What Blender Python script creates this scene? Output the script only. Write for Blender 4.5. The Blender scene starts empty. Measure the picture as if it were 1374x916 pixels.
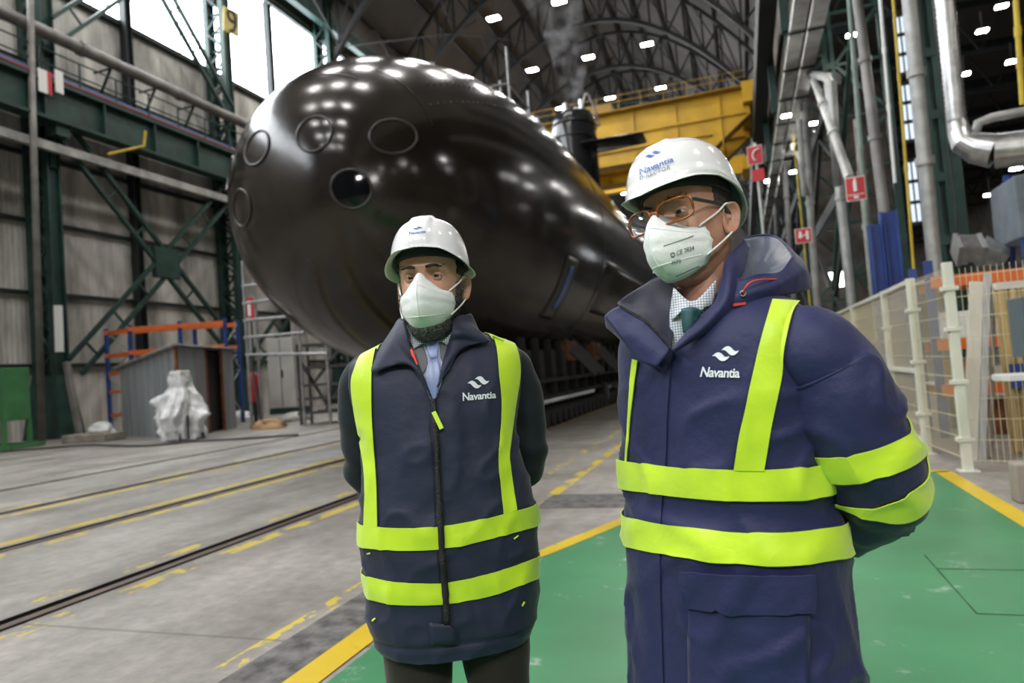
import bpy, bmesh, math, random
import numpy as np
from mathutils import Vector, Matrix, noise
from mathutils.bvhtree import BVHTree
random.seed(7)
rng = np.random.default_rng(7)
SC = bpy.context.scene
COL = SC.collection
PI = math.pi

# ------------------------------------------------------------------ camera
CAMP = np.array([0.0, 0.0, 1.3])
ROT = np.array([[0.94321025, -0.08667682, -0.32068919],
                [0.32329708, 0.01755927, 0.94613459],
                [-0.07637687, -0.99608172, 0.04458444]])     # camera (right, down, forward) -> world
FPX, PCX, PCY = 916.0, 687.0, 458.0
def ray(px, py): return ROT @ np.array([px - PCX, py - PCY, FPX])
def on_z(px, py, z=0.0):
    d = ray(px, py); return CAMP + d * ((z - CAMP[2]) / d[2])
def on_x(px, py, x):
    d = ray(px, py); return CAMP + d * (x / d[0])
def on_y(px, py, y):
    d = ray(px, py); return CAMP + d * (y / d[1])
def at(px, py, depth): return CAMP + ray(px, py) * (depth / FPX)

cd = bpy.data.cameras.new('camera'); cam = bpy.data.objects.new('camera', cd); COL.objects.link(cam)
cd.sensor_width = 36.0; cd.lens = 24.0; cd.clip_end = 500
r_, u_, b_ = ROT @ [1, 0, 0], ROT @ [0, -1, 0], ROT @ [0, 0, -1]
cam.matrix_world = Matrix(((r_[0], u_[0], b_[0], 0), (r_[1], u_[1], b_[1], 0), (r_[2], u_[2], b_[2], 1.3), (0, 0, 0, 1)))
cd.dof.use_dof = True; cd.dof.focus_distance = 1.6; cd.dof.aperture_fstop = 3.2
SC.camera = cam

# ------------------------------------------------------------------ materials
def new_mat(name):
    m = bpy.data.materials.new(name); m.use_nodes = True
    nt = m.node_tree; b = nt.nodes['Principled BSDF']
    return m, nt, b
def mat(name, col, rough=0.5, metal=0.0, var=0.0, scale=3.0, bump=0.0, bscale=40.0, spec=0.5, sheen=0.0, coat=0.0, emit=None, estr=0.0, col2=None, stretch=None):
    m, nt, b = new_mat(name)
    b.inputs['Base Color'].default_value = (*col, 1)
    b.inputs['Roughness'].default_value = rough; b.inputs['Metallic'].default_value = metal
    b.inputs['Specular IOR Level'].default_value = spec
    if sheen: b.inputs['Sheen Weight'].default_value = sheen
    if coat: b.inputs['Coat Weight'].default_value = coat; b.inputs['Coat Roughness'].default_value = 0.08
    if emit: b.inputs['Emission Color'].default_value = (*emit, 1); b.inputs['Emission Strength'].default_value = estr
    N, L = nt.nodes, nt.links
    vec = None
    if var or bump:
        tc = N.new('ShaderNodeTexCoord'); vec = tc.outputs['Object']
        if stretch:
            mp = N.new('ShaderNodeMapping'); mp.inputs['Scale'].default_value = stretch; L.new(vec, mp.inputs['Vector']); vec = mp.outputs['Vector']
    if var:
        n = N.new('ShaderNodeTexNoise'); n.inputs['Scale'].default_value = scale; n.inputs['Detail'].default_value = 6; L.new(vec, n.inputs['Vector'])
        r = N.new('ShaderNodeValToRGB'); c2 = col2 or tuple(c * (1 - var) for c in col)
        r.color_ramp.elements[0].color = (*c2, 1); r.color_ramp.elements[1].color = (*(min(1, c * (1 + var * .5)) for c in col), 1)
        r.color_ramp.elements[0].position = .35; r.color_ramp.elements[1].position = .65
        L.new(n.outputs['Fac'], r.inputs['Fac']); L.new(r.outputs['Color'], b.inputs['Base Color'])
    if bump:
        n2 = N.new('ShaderNodeTexNoise'); n2.inputs['Scale'].default_value = bscale; n2.inputs['Detail'].default_value = 4; L.new(vec, n2.inputs['Vector'])
        bp = N.new('ShaderNodeBump'); bp.inputs['Strength'].default_value = bump; bp.inputs['Distance'].default_value = .01
        L.new(n2.outputs['Fac'], bp.inputs['Height']); L.new(bp.outputs['Normal'], b.inputs['Normal'])
    return m
M = {}
M['green_steel'] = mat('green_steel', (.012, .045, .036), .55, var=.4, scale=2)
M['dark_steel'] = mat('dark_steel', (.012, .018, .018), .6, var=.3)
M['roof_steel'] = mat('roof_steel', (.012, .014, .014), .7)
M['grey_pipe'] = mat('grey_pipe', (.22, .21, .20), .5, .2, var=.3, scale=1.5)
M['light_pipe'] = mat('light_pipe', (.40, .40, .38), .45, .3, var=.3, scale=2)
M['galv'] = mat('galvanised', (.50, .50, .49), .3, .85, var=.25, scale=6)
M['blue_pipe'] = mat('blue_pipe', (.04, .09, .24), .45)
M['yellow_pipe'] = mat('yellow_pipe', (.55, .40, .03), .5, var=.2)
M['red_pipe'] = mat('red_pipe', (.25, .03, .02), .5)
M['crane'] = mat('crane_yellow', (.62, .36, .012), .5, var=.22, scale=.5)
M['dark_yellow'] = mat('crane_inner', (.30, .18, .02), .6, var=.25, scale=.6)
M['sign_red'] = mat('sign_red', (.55, .03, .04), .4)
M['white'] = mat('white_paint', (.75, .75, .73), .45)
M['sign_white'] = mat('sign_white', (.80, .80, .78), .5)
M['black'] = mat('black_rubber', (.008, .008, .008), .6)
M['number_black'] = mat('number_black', (.02, .02, .02), .6)
M['sign_yellow'] = mat('sign_yellow', (.48, .38, .10), .55, var=.2, scale=4)
M['machine_green'] = mat('machine_green', (.06, .22, .08), .5, var=.25, scale=1.5)
M['orange'] = mat('rack_orange', (.72, .16, .03), .5, var=.15)
M['rack_blue'] = mat('rack_blue', (.025, .06, .25), .5, var=.2)
M['shed'] = mat('shed_sheet', (.30, .33, .35), .5, .2, var=.25, scale=1.0, stretch=(3, 3, .4))
M['shed_roof'] = mat('shed_roof', (.32, .32, .31), .6, var=.35, scale=2)
M['rust'] = mat('rust', (.25, .09, .04), .8, var=.4, scale=5)
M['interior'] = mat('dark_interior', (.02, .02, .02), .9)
M['concrete_kerb'] = mat('concrete_kerb', (.32, .29, .25), .9, var=.35, scale=2, bump=.4, bscale=12)
M['cable'] = mat('cable', (.03, .03, .03), .6)
M['scaf'] = mat('scaffold_tube', (.36, .36, .36), .45, .4, var=.3)
M['scaf_dark'] = mat('scaffold_dark', (.07, .07, .07), .55, .2)
M['cabinet'] = mat('cabinet_white', (.48, .47, .44), .55, var=.15, scale=1)
M['fence'] = mat('fence_cream', (.68, .68, .58), .5, var=.08)
M['wire'] = mat('fence_wire', (.62, .56, .38), .5)
M['wood'] = mat('pale_wood', (.50, .36, .16), .7, var=.3, scale=3, stretch=(8, 8, .6))
M['board'] = mat('pale_board', (.62, .58, .50), .7, var=.15, scale=2)
M['grey_board'] = mat('grey_board', (.42, .42, .43), .6, var=.2)
M['grey_paint'] = mat('grey_paint', (.09, .12, .14), .5)
M['ac_grey'] = mat('unit_grey', (.18, .22, .25), .5, var=.15)
M['table_top'] = mat('table_top', (.62, .63, .62), .4)
M['brown_box'] = mat('carton', (.40, .25, .13), .8, var=.2)
M['silver_wrap'] = mat('plastic_wrap', (.75, .77, .78), .22, .0, var=.25, scale=5, bump=.6, bscale=14, spec=.8)

def lamp_mat():
    m, nt, b = new_mat('lamp_face')
    b.inputs['Base Color'].default_value = (.9, .9, .9, 1)
    b.inputs['Emission Color'].default_value = (1, .97, .93, 1); b.inputs['Emission Strength'].default_value = LAMP * 1.5
    return m
LAMP = 60.0
M['lamp'] = lamp_mat()
M['pane_dim'] = mat('window_pane_dim', (.5, .55, .6), .3, emit=(.72, .84, 1.0), estr=.42)
M['pane'] = mat('window_pane', (.6, .62, .65), .25, emit=(.90, .95, 1.0), estr=5.0)

def wall_mat():
    m, nt, b = new_mat('ribbed_cladding'); N, L = nt.nodes, nt.links
    g = N.new('ShaderNodeNewGeometry'); s = N.new('ShaderNodeSeparateXYZ'); L.new(g.outputs['Position'], s.inputs[0])
    mp = N.new('ShaderNodeMapping'); mp.inputs['Scale'].default_value = (1, 1.1, .22); L.new(g.outputs['Position'], mp.inputs['Vector'])
    n = N.new('ShaderNodeTexNoise'); n.inputs['Scale'].default_value = .7; n.inputs['Detail'].default_value = 8; n.inputs['Roughness'].default_value = .62; L.new(mp.outputs[0], n.inputs['Vector'])
    r = N.new('ShaderNodeValToRGB'); r.color_ramp.elements[0].color = (.24, .23, .21, 1); r.color_ramp.elements[1].color = (.72, .70, .65, 1)
    r.color_ramp.elements[0].position = .36; r.color_ramp.elements[1].position = .62
    L.new(n.outputs['Fac'], r.inputs['Fac']); L.new(r.outputs['Color'], b.inputs['Base Color'])
    w = N.new('ShaderNodeTexWave'); w.wave_type = 'BANDS'; w.bands_direction = 'Y'; w.inputs['Scale'].default_value = 1.4; L.new(g.outputs['Position'], w.inputs['Vector'])
    bp = N.new('ShaderNodeBump'); bp.inputs['Strength'].default_value = .25; bp.inputs['Distance'].default_value = .05
    L.new(w.outputs['Fac'], bp.inputs['Height']); L.new(bp.outputs['Normal'], b.inputs['Normal'])
    b.inputs['Roughness'].default_value = .55
    return m
M['cladding'] = wall_mat()
M['roof'] = mat('roof_sheet', (.066, .059, .055), .8, var=.3, scale=.2)
M['brick'] = mat('dark_brick', (.10, .085, .07), .9, var=.4, scale=1.2)

def floor_mat():
    m, nt, b = new_mat('concrete_floor'); N, L = nt.nodes, nt.links
    g = N.new('ShaderNodeNewGeometry'); P = g.outputs['Position']
    s = N.new('ShaderNodeSeparateXYZ'); L.new(P, s.inputs[0]); X, Y = s.outputs['X'], s.outputs['Y']
    def noise_(scale, detail=6, rough=.55, vec=None):
        n = N.new('ShaderNodeTexNoise'); n.inputs['Scale'].default_value = scale; n.inputs['Detail'].default_value = detail; n.inputs['Roughness'].default_value = rough
        L.new(vec or P, n.inputs['Vector']); return n.outputs['Fac']
    def math_(op, a, b_=None, clamp=False):
        n = N.new('ShaderNodeMath'); n.operation = op; n.use_clamp = clamp
        for i, v in enumerate((a, b_)):
            if v is None: continue
            if isinstance(v, (int, float)): n.inputs[i].default_value = v
            else: L.new(v, n.inputs[i])
        return n.outputs[0]
    def ramp(f, p0, c0, p1, c1):
        r = N.new('ShaderNodeValToRGB'); e = r.color_ramp.elements; e[0].position, e[1].position = p0, p1; e[0].color, e[1].color = (*c0, 1), (*c1, 1)
        L.new(f, r.inputs['Fac']); return r.outputs['Color']
    def mix(f, a, c):
        n = N.new('ShaderNodeMix'); n.data_type = 'RGBA'; L.new(f, n.inputs[0])
        for i, v in ((6, a), (7, c)):
            if isinstance(v, tuple): n.inputs[i].default_value = (*v, 1)
            else: L.new(v, n.inputs[i])
        return n.outputs[2]
    mp = N.new('ShaderNodeMapping'); mp.inputs['Scale'].default_value = (1.0, .38, 1); L.new(P, mp.inputs['Vector'])
    base = ramp(noise_(.9, 10, .68, mp.outputs[0]), .34, (.19, .172, .152), .66, (.42, .395, .36))
    fine = ramp(noise_(9, 8, .7), .38, (.55, .55, .55), .62, (1, 1, 1))
    mm = N.new('ShaderNodeMix'); mm.data_type = 'RGBA'; mm.blend_type = 'MULTIPLY'; mm.inputs[0].default_value = .62; L.new(base, mm.inputs[6]); L.new(fine, mm.inputs[7])
    col = mm.outputs[2]
    # worn yellow hazard paint beside the rails
    mp2 = N.new('ShaderNodeMapping'); mp2.inputs['Scale'].default_value = (1.0, .55, 1); L.new(P, mp2.inputs['Vector'])
    wear = noise_(4.5, 6, .65, mp2.outputs[0])
    def stripe(x0, x1, thr):
        a = math_('GREATER_THAN', X, x0); c = math_('LESS_THAN', X, x1); w = math_('GREATER_THAN', wear, thr)
        return math_('MULTIPLY', math_('MULTIPLY', a, c), w)
    for x0, x1, thr in ((-4.72, -4.60, .55), (-4.22, -4.08, .49), (-7.10, -6.94, .42), (-6.60, -6.44, .47), (-9.45, -9.32, .53), (-8.90, -8.76, .45), (-2.52, -2.40, .54), (-2.08, -1.95, .47)):
        col = mix(stripe(x0, x1, thr), col, (.58, .44, .045))
    # oil-dark strip by the rails and by the trench plate
    for x0, w_, k in ((-4.41, .42, .45), (-6.75, .36, .4), (-9.1, .3, .3)):
        d = math_('ABSOLUTE', math_('SUBTRACT', X, x0)); f = math_('MULTIPLY', math_('SUBTRACT', 1.0, math_('DIVIDE', d, w_), True), math_('MULTIPLY', noise_(2.2, 6, .6, mp2.outputs[0]), k * 1.7), True)
        col = mix(f, col, (.10, .09, .08))
    # joints across the slab
    jx = math_('ABSOLUTE', math_('SUBTRACT', math_('MODULO', math_('ADD', Y, 60.0), 6.0), 3.0)); jf = math_('LESS_THAN', jx, .012)
    jf = math_('MULTIPLY', jf, .55); col = mix(jf, col, (.06, .055, .05))
    L.new(col, b.inputs['Base Color'])
    rr = ramp(noise_(1.5, 5), .35, (.34,) * 3, .65, (.6,) * 3); L.new(rr, b.inputs['Roughness'])
    bp = N.new('ShaderNodeBump'); bp.inputs['Strength'].default_value = .25; bp.inputs['Distance'].default_value = .01
    L.new(noise_(30, 5, .7), bp.inputs['Height']); L.new(bp.outputs['Normal'], b.inputs['Normal'])
    return m
M['floor'] = floor_mat()
def paint_mat(name, col, under, thr, scl, rough=.35):
    m, nt, b = new_mat(name); N, L = nt.nodes, nt.links
    g = N.new('ShaderNodeNewGeometry')
    n = N.new('ShaderNodeTexNoise'); n.inputs['Scale'].default_value = scl; n.inputs['Detail'].default_value = 8; n.inputs['Roughness'].default_value = .72; L.new(g.outputs['Position'], n.inputs['Vector'])
    r = N.new('ShaderNodeValToRGB'); e = r.color_ramp.elements; e[0].position = thr; e[1].position = thr + .06; e[0].color, e[1].color = (*under, 1), (*col, 1)
    L.new(n.outputs['Fac'], r.inputs['Fac'])
    n2 = N.new('ShaderNodeTexNoise'); n2.inputs['Scale'].default_value = 1.3; n2.inputs['Detail'].default_value = 6; L.new(g.outputs['Position'], n2.inputs['Vector'])
    r2 = N.new('ShaderNodeValToRGB'); e = r2.color_ramp.elements; e[0].position, e[1].position = .3, .7; e[0].color, e[1].color = (.72, .72, .72, 1), (1, 1, 1, 1)
    L.new(n2.outputs['Fac'], r2.inputs['Fac'])
    mm = N.new('ShaderNodeMix'); mm.data_type = 'RGBA'; mm.blend_type = 'MULTIPLY'; mm.inputs[0].default_value = 1; L.new(r.outputs['Color'], mm.inputs[6]); L.new(r2.outputs['Color'], mm.inputs[7])
    L.new(mm.outputs[2], b.inputs['Base Color']); b.inputs['Roughness'].default_value = rough
    return m
M['paint_green'] = paint_mat('floor_paint_green', (.060, .265, .115), (.30, .44, .34), .345, 3.2)
M['paint_yellow'] = paint_mat('floor_paint_yellow', (.74, .52, .02), (.34, .30, .16), .33, 5)
M['trench'] = mat('trench_plate', (.125, .12, .115), .6, .0, var=.6, scale=9, bump=.8, bscale=24, col2=(.038, .036, .034))
M['rail'] = mat('rail_steel', (.14, .10, .08), .45, .5, var=.3, scale=4)
M['joint'] = mat('floor_joint', (.05, .12, .07), .8, var=.6, scale=6)
M['slot'] = mat('rail_slot', (.012, .011, .010), .8)

# ------------------------------------------------------------------ mesh helpers
class MB:
    def __init__(s): s.v, s.f, s.m = [], [], []
    def add(s, vs, fs, mi=0):
        o = len(s.v); s.v += [tuple(map(float, p)) for p in vs]; s.f += [tuple(i + o for i in f) for f in fs]; s.m += [mi] * len(fs); return s
    def box(s, x0, x1, y0, y1, z0, z1, mi=0):
        vs = [(x, y, z) for x in (x0, x1) for y in (y0, y1) for z in (z0, z1)]
        return s.add(vs, [(0, 1, 3, 2), (4, 6, 7, 5), (0, 4, 5, 1), (2, 3, 7, 6), (0, 2, 6, 4), (1, 5, 7, 3)], mi)
    def bar(s, p, q, w=.1, h=None, mi=0, up=(0, 0, 1)):
        h = h or w; p, q = np.array(p, float), np.array(q, float); d = q - p; d /= np.linalg.norm(d) + 1e-9
        u = np.array(up, float)
        if abs(d @ u) > .98: u = np.array([1., 0, 0]) if abs(d[0]) < .9 else np.array([0, 1., 0])
        a = np.cross(d, u); a /= np.linalg.norm(a); c = np.cross(a, d)
        vs = [e + a * sx * w / 2 + c * sz * h / 2 for e in (p, q) for sx, sz in ((-1, -1), (1, -1), (1, 1), (-1, 1))]
        return s.add(vs, [(3, 2, 1, 0), (4, 5, 6, 7), (0, 1, 5, 4), (1, 2, 6, 5), (2, 3, 7, 6), (3, 0, 4, 7)], mi)
    def tube(s, pts, r=.05, n=8, mi=0, cap=True, closed=False):
        pts = [np.array(p, float) for p in pts]; K = len(pts); rs = r if hasattr(r, '__len__') else [r] * K
        o = len(s.v); prev = None; vs = []
        for i, p in enumerate(pts):
            if closed: d = pts[(i + 1) % K] - pts[i - 1]
            else: d = pts[min(i + 1, K - 1)] - pts[max(i - 1, 0)]
            d = d / (np.linalg.norm(d) + 1e-12)
            if prev is None:
                u = np.array([0, 0, 1.]) if abs(d[2]) < .9 else np.array([1., 0, 0])
                a = np.cross(d, u)
            else: a = prev - d * (prev @ d)
            a /= np.linalg.norm(a) + 1e-12; c = np.cross(d, a); prev = a
            vs += [p + rs[i] * (math.cos(t) * a + math.sin(t) * c) for t in np.linspace(0, 2 * PI, n, endpoint=False)]
        fs = []
        for i in range(K if closed else K - 1):
            j = (i + 1) % K
            for k in range(n): fs.append((i * n + k, i * n + (k + 1) % n, j * n + (k + 1) % n, j * n + k))
        if cap and not closed: fs += [tuple(range(n))[::-1], tuple((K - 1) * n + k for k in range(n))]
        return s.add(vs, fs, mi)
    def grid(s, G, mi=0, closed_u=False, flip=False):
        G = np.asarray(G, float); R, C = G.shape[:2]; fs = []
        for i in range(R - 1):
            for k in range(C if closed_u else C - 1):
                f = (i * C + k, i * C + (k + 1) % C, (i + 1) * C + (k + 1) % C, (i + 1) * C + k)
                fs.append(f[::-1] if flip else f)
        return s.add(G.reshape(-1, 3), fs, mi)
    def disc(s, c, n, r, seg=24, thick=.02, mi=0):
        c, n = np.array(c, float), np.array(n, float); n /= np.linalg.norm(n)
        return s.tube([c - n * thick / 2, c + n * thick / 2], r, seg, mi)
    def build(s, name, mats, parent=None, smooth=False, bevel=0, sub=0, solid=0, auto=None):
        me = bpy.data.meshes.new(name); me.from_pydata(s.v, [], s.f)
        mats = mats if isinstance(mats, (list, tuple)) else [mats]
        for m in mats: me.materials.append(m)
        if len(mats) > 1: me.polygons.foreach_set('material_index', s.m)
        if smooth: me.polygons.foreach_set('use_smooth', [True] * len(s.f))
        me.update()
        o = bpy.data.objects.new(name, me); COL.objects.link(o)
        if parent is not None: o.parent = parent
        if solid:
            q = o.modifiers.new('solid', 'SOLIDIFY'); q.thickness = solid; q.offset = 0
        if bevel:
            q = o.modifiers.new('bevel', 'BEVEL'); q.width = bevel; q.segments = 2; q.limit_method = 'ANGLE'
        if sub:
            q = o.modifiers.new('sub', 'SUBSURF'); q.levels = q.render_levels = sub
        if auto is not None:
            q = o.modifiers.new('edge', 'EDGE_SPLIT'); q.split_angle = math.radians(auto)
        return o
def tag(o, label, cat, group=None, kind=None):
    if label: o['label'] = label
    if cat: o['category'] = cat
    if group: o['group'] = group
    if kind: o['kind'] = kind
    return o
def thing(name, label, cat, loc=(0, 0, 0), rz=0.0, group=None):
    o = bpy.data.objects.new(name, None); COL.objects.link(o); o.location = loc; o.rotation_euler = (0, 0, rz); o.empty_display_size = .2
    return tag(o, label, cat, group)
def struct(o):
    o['kind'] = 'structure'; return o
def spline(pts, n):
    pts = np.asarray(pts, float); K = len(pts)
    if K == 2: return np.array([pts[0] + (pts[1] - pts[0]) * t for t in np.linspace(0, 1, n)])
    out = []
    for t in np.linspace(0, K - 1, n):
        i = min(int(t), K - 2); f = t - i
        p0 = pts[i - 1] if i > 0 else 2 * pts[0] - pts[1]; p1, p2 = pts[i], pts[i + 1]; p3 = pts[i + 2] if i + 2 < K else 2 * pts[-1] - pts[-2]
        out.append(.5 * (2 * p1 + (p2 - p0) * f + (2 * p0 - 5 * p1 + 4 * p2 - p3) * f * f + (3 * p1 - p0 - 3 * p2 + p3) * f ** 3))
    return np.array(out)
def patch(rows, nr, nc):
    rows = [spline(r, nc) for r in rows]
    cols = np.stack(rows)                      # K x nc x 3
    return np.stack([spline(cols[:, c], nr) for c in range(nc)], 1)
ORD = ['first', 'second', 'third', 'fourth', 'fifth', 'sixth', 'seventh', 'eighth', 'ninth', 'tenth', 'eleventh', 'twelfth']
# ================================================================== the hall
YA, YB = -42.0, 150.0
XL, XR = -28.4, 22.0
RAILX = [-4.41, -6.75, -9.10, -11.72]
def build_floor():
    # the slab: strips between the rail slots, slots 9 cm deep
    cuts = [(-12.5 + .0, None)]
    mb = MB(); edges = [XL - 1]
    slots = sorted([(x - .115, x + .115) for x in RAILX])
    prof = [(XL - 1, 0)]
    for a, c in slots: prof += [(a, 0), (a, -.09), (c, -.09), (c, 0)]
    prof += [(XR + 1, 0)]
    ys = [YA, -10, 0, 4, 8, 16, 32, 64, YB]
    for i in range(len(prof) - 1):
        for j in range(len(ys) - 1):
            (x0, z0), (x1, z1) = prof[i], prof[i + 1]
            mb.add([(x0, ys[j], z0), (x1, ys[j], z1), (x1, ys[j + 1], z1), (x0, ys[j + 1], z0)], [(0, 1, 2, 3)], 1 if z0 < 0 or z1 < 0 else 0)
    struct(mb.build('floor', [M['floor'], M['slot']]))
    names = ['closest to the two men', 'second from the two men', 'third from the two men', 'closest to the grey shed']
    for k, x in enumerate(RAILX):
        r = MB()
        r.box(x - .040, x + .042, YA, YB, -.089, -.006)
        o = r.build('embedded_rail', M['rail'])
        tag(o, f'rusty steel rail sunk in the concrete floor, {names[k]}', 'rail', 'rails sunk in the floor')
    t = MB(); t.box(-2.38, -2.06, YA, 5.3, 0, .004)
    for y in np.arange(-20, 20, 1.25): pass
    o = tag(t.build('trench_cover', M['trench']), 'dark worn strip of plates along the yellow line of the green walkway', 'floor cover')
    struct(o)
    # painted walkway (thin paint films)
    g = MB()
    def poly(mb, pts, z): mb.add([(x, y, z) for x, y in pts], [tuple(range(len(pts)))])
    poly(g, [(-1.90, YA), (1.70, YA), (1.70, 7.7), (1.25, 7.9), (-.2, 8.0), (-.55, 6.9), (-1.0, 5.72), (-1.40, 4.72), (-1.86, 3.65)], .003)
    struct(g.build('floor_paint', M['paint_green']))
    yl = MB()
    def strip(pts, w, z=.006):
        pts = [np.array(p, float) for p in pts]
        for a, c in zip(pts, pts[1:]):
            d = (c - a) / np.linalg.norm(c - a); n = np.array([-d[1], d[0]]) * w / 2
            yl.add([(*(a - n), z), (*(c - n), z), (*(c + n), z), (*(a + n), z)], [(0, 1, 2, 3)])
    strip([(-1.98, YA), (-1.98, 3.72)], .17); strip([(-1.96, 3.66), (-1.46, 4.72), (-1.05, 5.75), (-.55, 6.95), (-.2, 8.0)], .13)
    strip([(1.73, YA), (1.73, 7.75)], .15); strip([(1.78, 7.75), (-.25, 8.0)], .13)
    struct(yl.build('floor_paint', M['paint_yellow']))
    pl = MB(); pl.box(-2.0, -1.15, 6.2, 6.85, 0, .005)
    struct(pl.build('floor_plate', M['trench']))
    h = MB()
    for a, c in (((.92, 4.47), (1.62, 4.47)), ((.92, 3.76), (1.62, 3.76)), ((.92, 3.76), (.92, 4.75)), ((1.2, 3.2), (1.62, 3.05)), ((-.2, 3.4), (.25, 3.15))):
        h.bar((*a, .004), (*c, .004), .007, .004)
    struct(h.build('floor_joint', M['joint']))
build_floor()

def build_shell():
    w = MB(); w.box(XL - .3, XL, YA, YB, 0, 20.2); w.box(XL - .3, XL, YA, YB, 27.4, 28.4)
    struct(w.build('wall_left', M['cladding']))
    # horizontal girts on the cladding
    g = MB()
    for z in (3.1, 6.2, 9.3, 12.2): g.bar((XL + .1, YA, z), (XL + .1, YB, z), .2, .16)
    for z in (16.2, 20.25, 27.4): g.bar((XL + .12, YA, z), (XL + .12, YB, z), .3, .25)
    struct(g.build('trim_1', M['dark_steel']))
    k = 1
    for y in np.arange(-34.2, YB - 11, 11.0):
        p = MB(); p.box(XL - .16, XL - .12, y, y + 11, 20.2, 27.4)
        for z in (22.0, 23.8, 25.6): p.bar((XL - .1, y, z), (XL - .1, y + 11, z), .05, .05, 1)
        for q in (1.85, 3.7, 5.5, 7.4, 9.2): p.bar((XL - .1, y + q, 20.2), (XL - .1, y + q, 27.4), .05, .05, 1)
        struct(p.build('window_%d' % k, [M['pane'], M['dark_steel']])); k += 1
    b = MB(); b.box(XL, XR, YB, YB + .3, 0, 45); struct(b.build('wall_far', M['roof']))
    b = MB(); b.box(XL, XR, YA - .3, YA, 0, 45); struct(b.build('wall_back', M['roof']))
    b = MB(); b.box(XR, XR + .3, YA, YB, 0, 30); struct(b.build('wall_right', M['brick']))
    # clerestory wall over the right-hand columns
    b = MB(); b.box(3.6, 3.8, YA, YB, 16.5, 29); struct(b.build('wall_clerestory', M['brick']))
    c = MB()
    xs = np.linspace(XL - .3, 4.2, 40); xc, hw = -12.1, 16.3
    for i in range(len(xs) - 1):
        z0, z1 = (39.5 - 11.5 * ((x - xc) / hw) ** 2 for x in (xs[i], xs[i + 1]))
        c.add([(xs[i], YA, z0), (xs[i], YB, z0), (xs[i + 1], YB, z1), (xs[i + 1], YA, z1)], [(0, 1, 2, 3)])
        c.add([(xs[i], YA, z0 + .2), (xs[i + 1], YA, z1 + .2), (xs[i + 1], YB, z1 + .2), (xs[i], YB, z0 + .2)], [(0, 1, 2, 3)])
    struct(c.build('ceiling', M['roof']))
    c = MB(); c.box(3.6, XR, YA, YB, 16.3, 16.5); struct(c.build('ceiling_aisle', M['roof']))
    # roof purlins
    p = MB()
    for x in np.linspace(XL + 2, 2.5, 12):
        z = 39.2 - 11.5 * ((x - xc) / hw) ** 2
        p.bar((x, YA, z), (x, YB, z), .16, .28)
    struct(p.build('trim_2', M['roof_steel']))
build_shell()

def build_trusses():
    xc, hw = -12.1, 15.6
    n = 20
    for k, y in enumerate(np.arange(20.8 + 11, YB - 4, 11.2)):
        t = MB()
        xs = np.linspace(xc - hw, xc + hw, n + 1)
        top = [(x, y, 38.9 - 11 * ((x - xc) / hw) ** 2) for x in xs]
        bot = [(x, y, 35.0 - 11 * ((x - xc) / hw) ** 2) for x in xs]
        for i in range(n):
            t.bar(top[i], top[i + 1], .30); t.bar(bot[i], bot[i + 1], .36)
            t.bar(bot[i], top[i], .17); t.bar(bot[i], top[i + 1], .15) if i % 2 else t.bar(top[i], bot[i + 1], .15)
        # sway bracing towards the next truss
        for i in range(1, n, 3):
            t.bar(bot[i], (top[i][0], y + 5.6, top[i][2] - .1), .09); t.bar(bot[i], (top[i][0], y - 5.6, top[i][2] - .1), .09)
            t.bar(bot[i], (bot[min(i + 3, n)][0], y + 11.2, bot[min(i + 3, n)][2]), .08)
        o = t.build('roof_truss', M['roof_steel']); struct(o)
build_trusses()

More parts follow.
